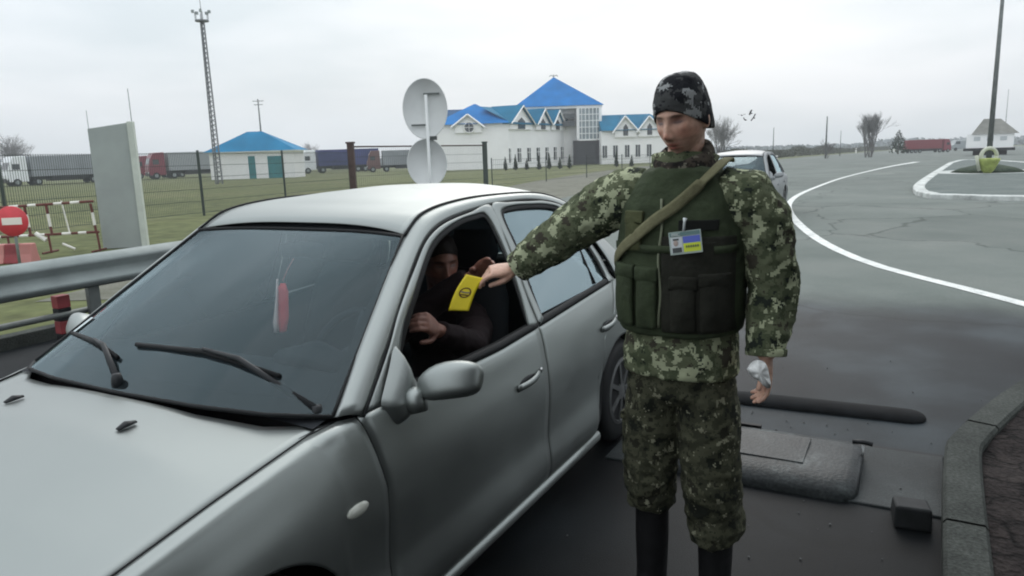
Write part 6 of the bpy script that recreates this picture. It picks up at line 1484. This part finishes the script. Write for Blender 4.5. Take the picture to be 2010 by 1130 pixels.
drv = remesh(db, 'person', .0045, 2, None, M_SKIN); paint_face(drv, HD, Rd, (.23, .11, .08), 1.0, (.03, .02, .015), (.30, .09, .07))  # driver skin tone darkened to mimic the dim cabin
drv.location = DRV; drv.rotation_euler = (0, 0, R(90)); tag(drv, 'driver in dark clothes sitting behind the wheel and reaching for the leaflet', 'person')
dk = MB()
vert_loft(dk, [(.50, .18, .15, -.06), (.66, .185, .145, -.07), (.82, .19, .14, -.06), (.93, .195, .12, -.04), (1.0, .15, .10, -.03), (1.04, .09, .085, -.02), (1.065, .078, .078, -.01)], 34)
dk.tube([(-.13, -.03, .96), (-.21, .05, .91), (-.29, .23, .90), (-.286, .40, .985), (-.285, .43, 1.005)], [.075, .078, .066, .048, .046], 16)
dk.tube([(.13, -.03, .96), (.21, .10, .87), (.06, .27, .93), (-.19, .130, 1.13), (-.225, .118, 1.153)], [.075, .078, .066, .050, .046], 16)
remesh(dk, 'coat', .007, 3, fabric(.006), mat('coat_dark', (.009, .004, .005), .85, noise_amt=.3, nscale=12), drv)
tl_ = MB()
for s in (-1, 1): tl_.tube([(s * .09, -.02, .56), (s * .12, .44, .585), (s * .12, .62, .34)], [.10, .078, .06], 16)
remesh(tl_, 'trousers', .008, 3, fabric(.005), M_INTD, drv)
hr = MB(); hr.grid([[Rd @ (cap_pt(2 * math.pi * j / 60, v) * .97 + V(0, -.006, -.004)) + HD for j in range(61)] for v in np.linspace(.12, .997, 20)]); ho = hr.build('hair', mat('dark_hair', (.012, .009, .008), .7, noise_amt=.5, nscale=80), drv, True)
for v in ho.data.vertices: v.co += (v.co - HD).normalized() * (.006 * noise.noise(v.co * 30))


# ------------------------------------------------------------------ unseen booth right of the camera, added to shade the lane and darken door reflections
bt = thing('shade_booth', 'unseen dark booth with a flat roof, added to shade the lane and darken the car door reflections', 'booth', (-1.6, -5.9, 0))
M_CLAD = mat('shade_booth_cladding', (.06, .075, .07), .6, noise_amt=.2, nscale=2)
mb = MB(); mb.b2((-3.4, -1.9, 0), (2.4, 1.5, 2.9)); bw_ = mb.build('wall', M_CLAD, bt, bevel=.02)  # walls of the added shade booth
mb = MB(); mb.b2((-4.8, -3.2, 3.3), (3.4, 3.6, 3.55)); mb.build('roof', mat('shade_booth_roof', (.12, .14, .14), .7), bt, bevel=.03)
for x in (-2.6, -.9, .8):
    mb = MB(); mb.b2((x, 1.5, 1.0), (x + 1.3, 1.54, 2.2)); wo = mb.build('window', M_GLD, bt); mb = MB(); mb.b2((x - .06, 1.5, .92), (x + 1.36, 1.58, 1.0)); mb.build('sill', M_WALL, wo)  # windows and sills of the added shade booth
mb = MB(); mb.b2((2.4, -.6, .05), (2.44, .4, 2.1)); dd = mb.build('door', M_TEAL, bt); mb = MB(); mb.tube([(2.48, .25, 1.0), (2.48, .25, 1.15)], .015, 6); mb.build('handle', M_CHROME, dd)  # door and handle of the added shade booth
for x in (-4.4, 3.0):
    mb = MB(); mb.tube([(x, 3.2, 0), (x, 3.2, 3.3)], .07, 10); mb.build('column', M_GALVD, bt, True)  # columns of the added shade booth
# ------------------------------------------------------------------ thin damp air
hz = MB(); hz.b2((-60, -700, -12), (760, 760, 46)); ho_ = hz.mesh('haze')
hm = bpy.data.materials.new('haze_air'); hm.use_nodes = True; nt = hm.node_tree; nt.nodes.clear()
o_ = N(nt, 'ShaderNodeOutputMaterial'); pv = N(nt, 'ShaderNodeVolumePrincipled'); pv.inputs['Color'].default_value = (.86, .90, .93, 1); pv.inputs['Density'].default_value = .0009; pv.inputs['Anisotropy'].default_value = .2
LK(nt, pv.outputs[0], o_.inputs['Volume']); ho = link_obj('haze', ho_, hm); ho['kind'] = 'stuff'
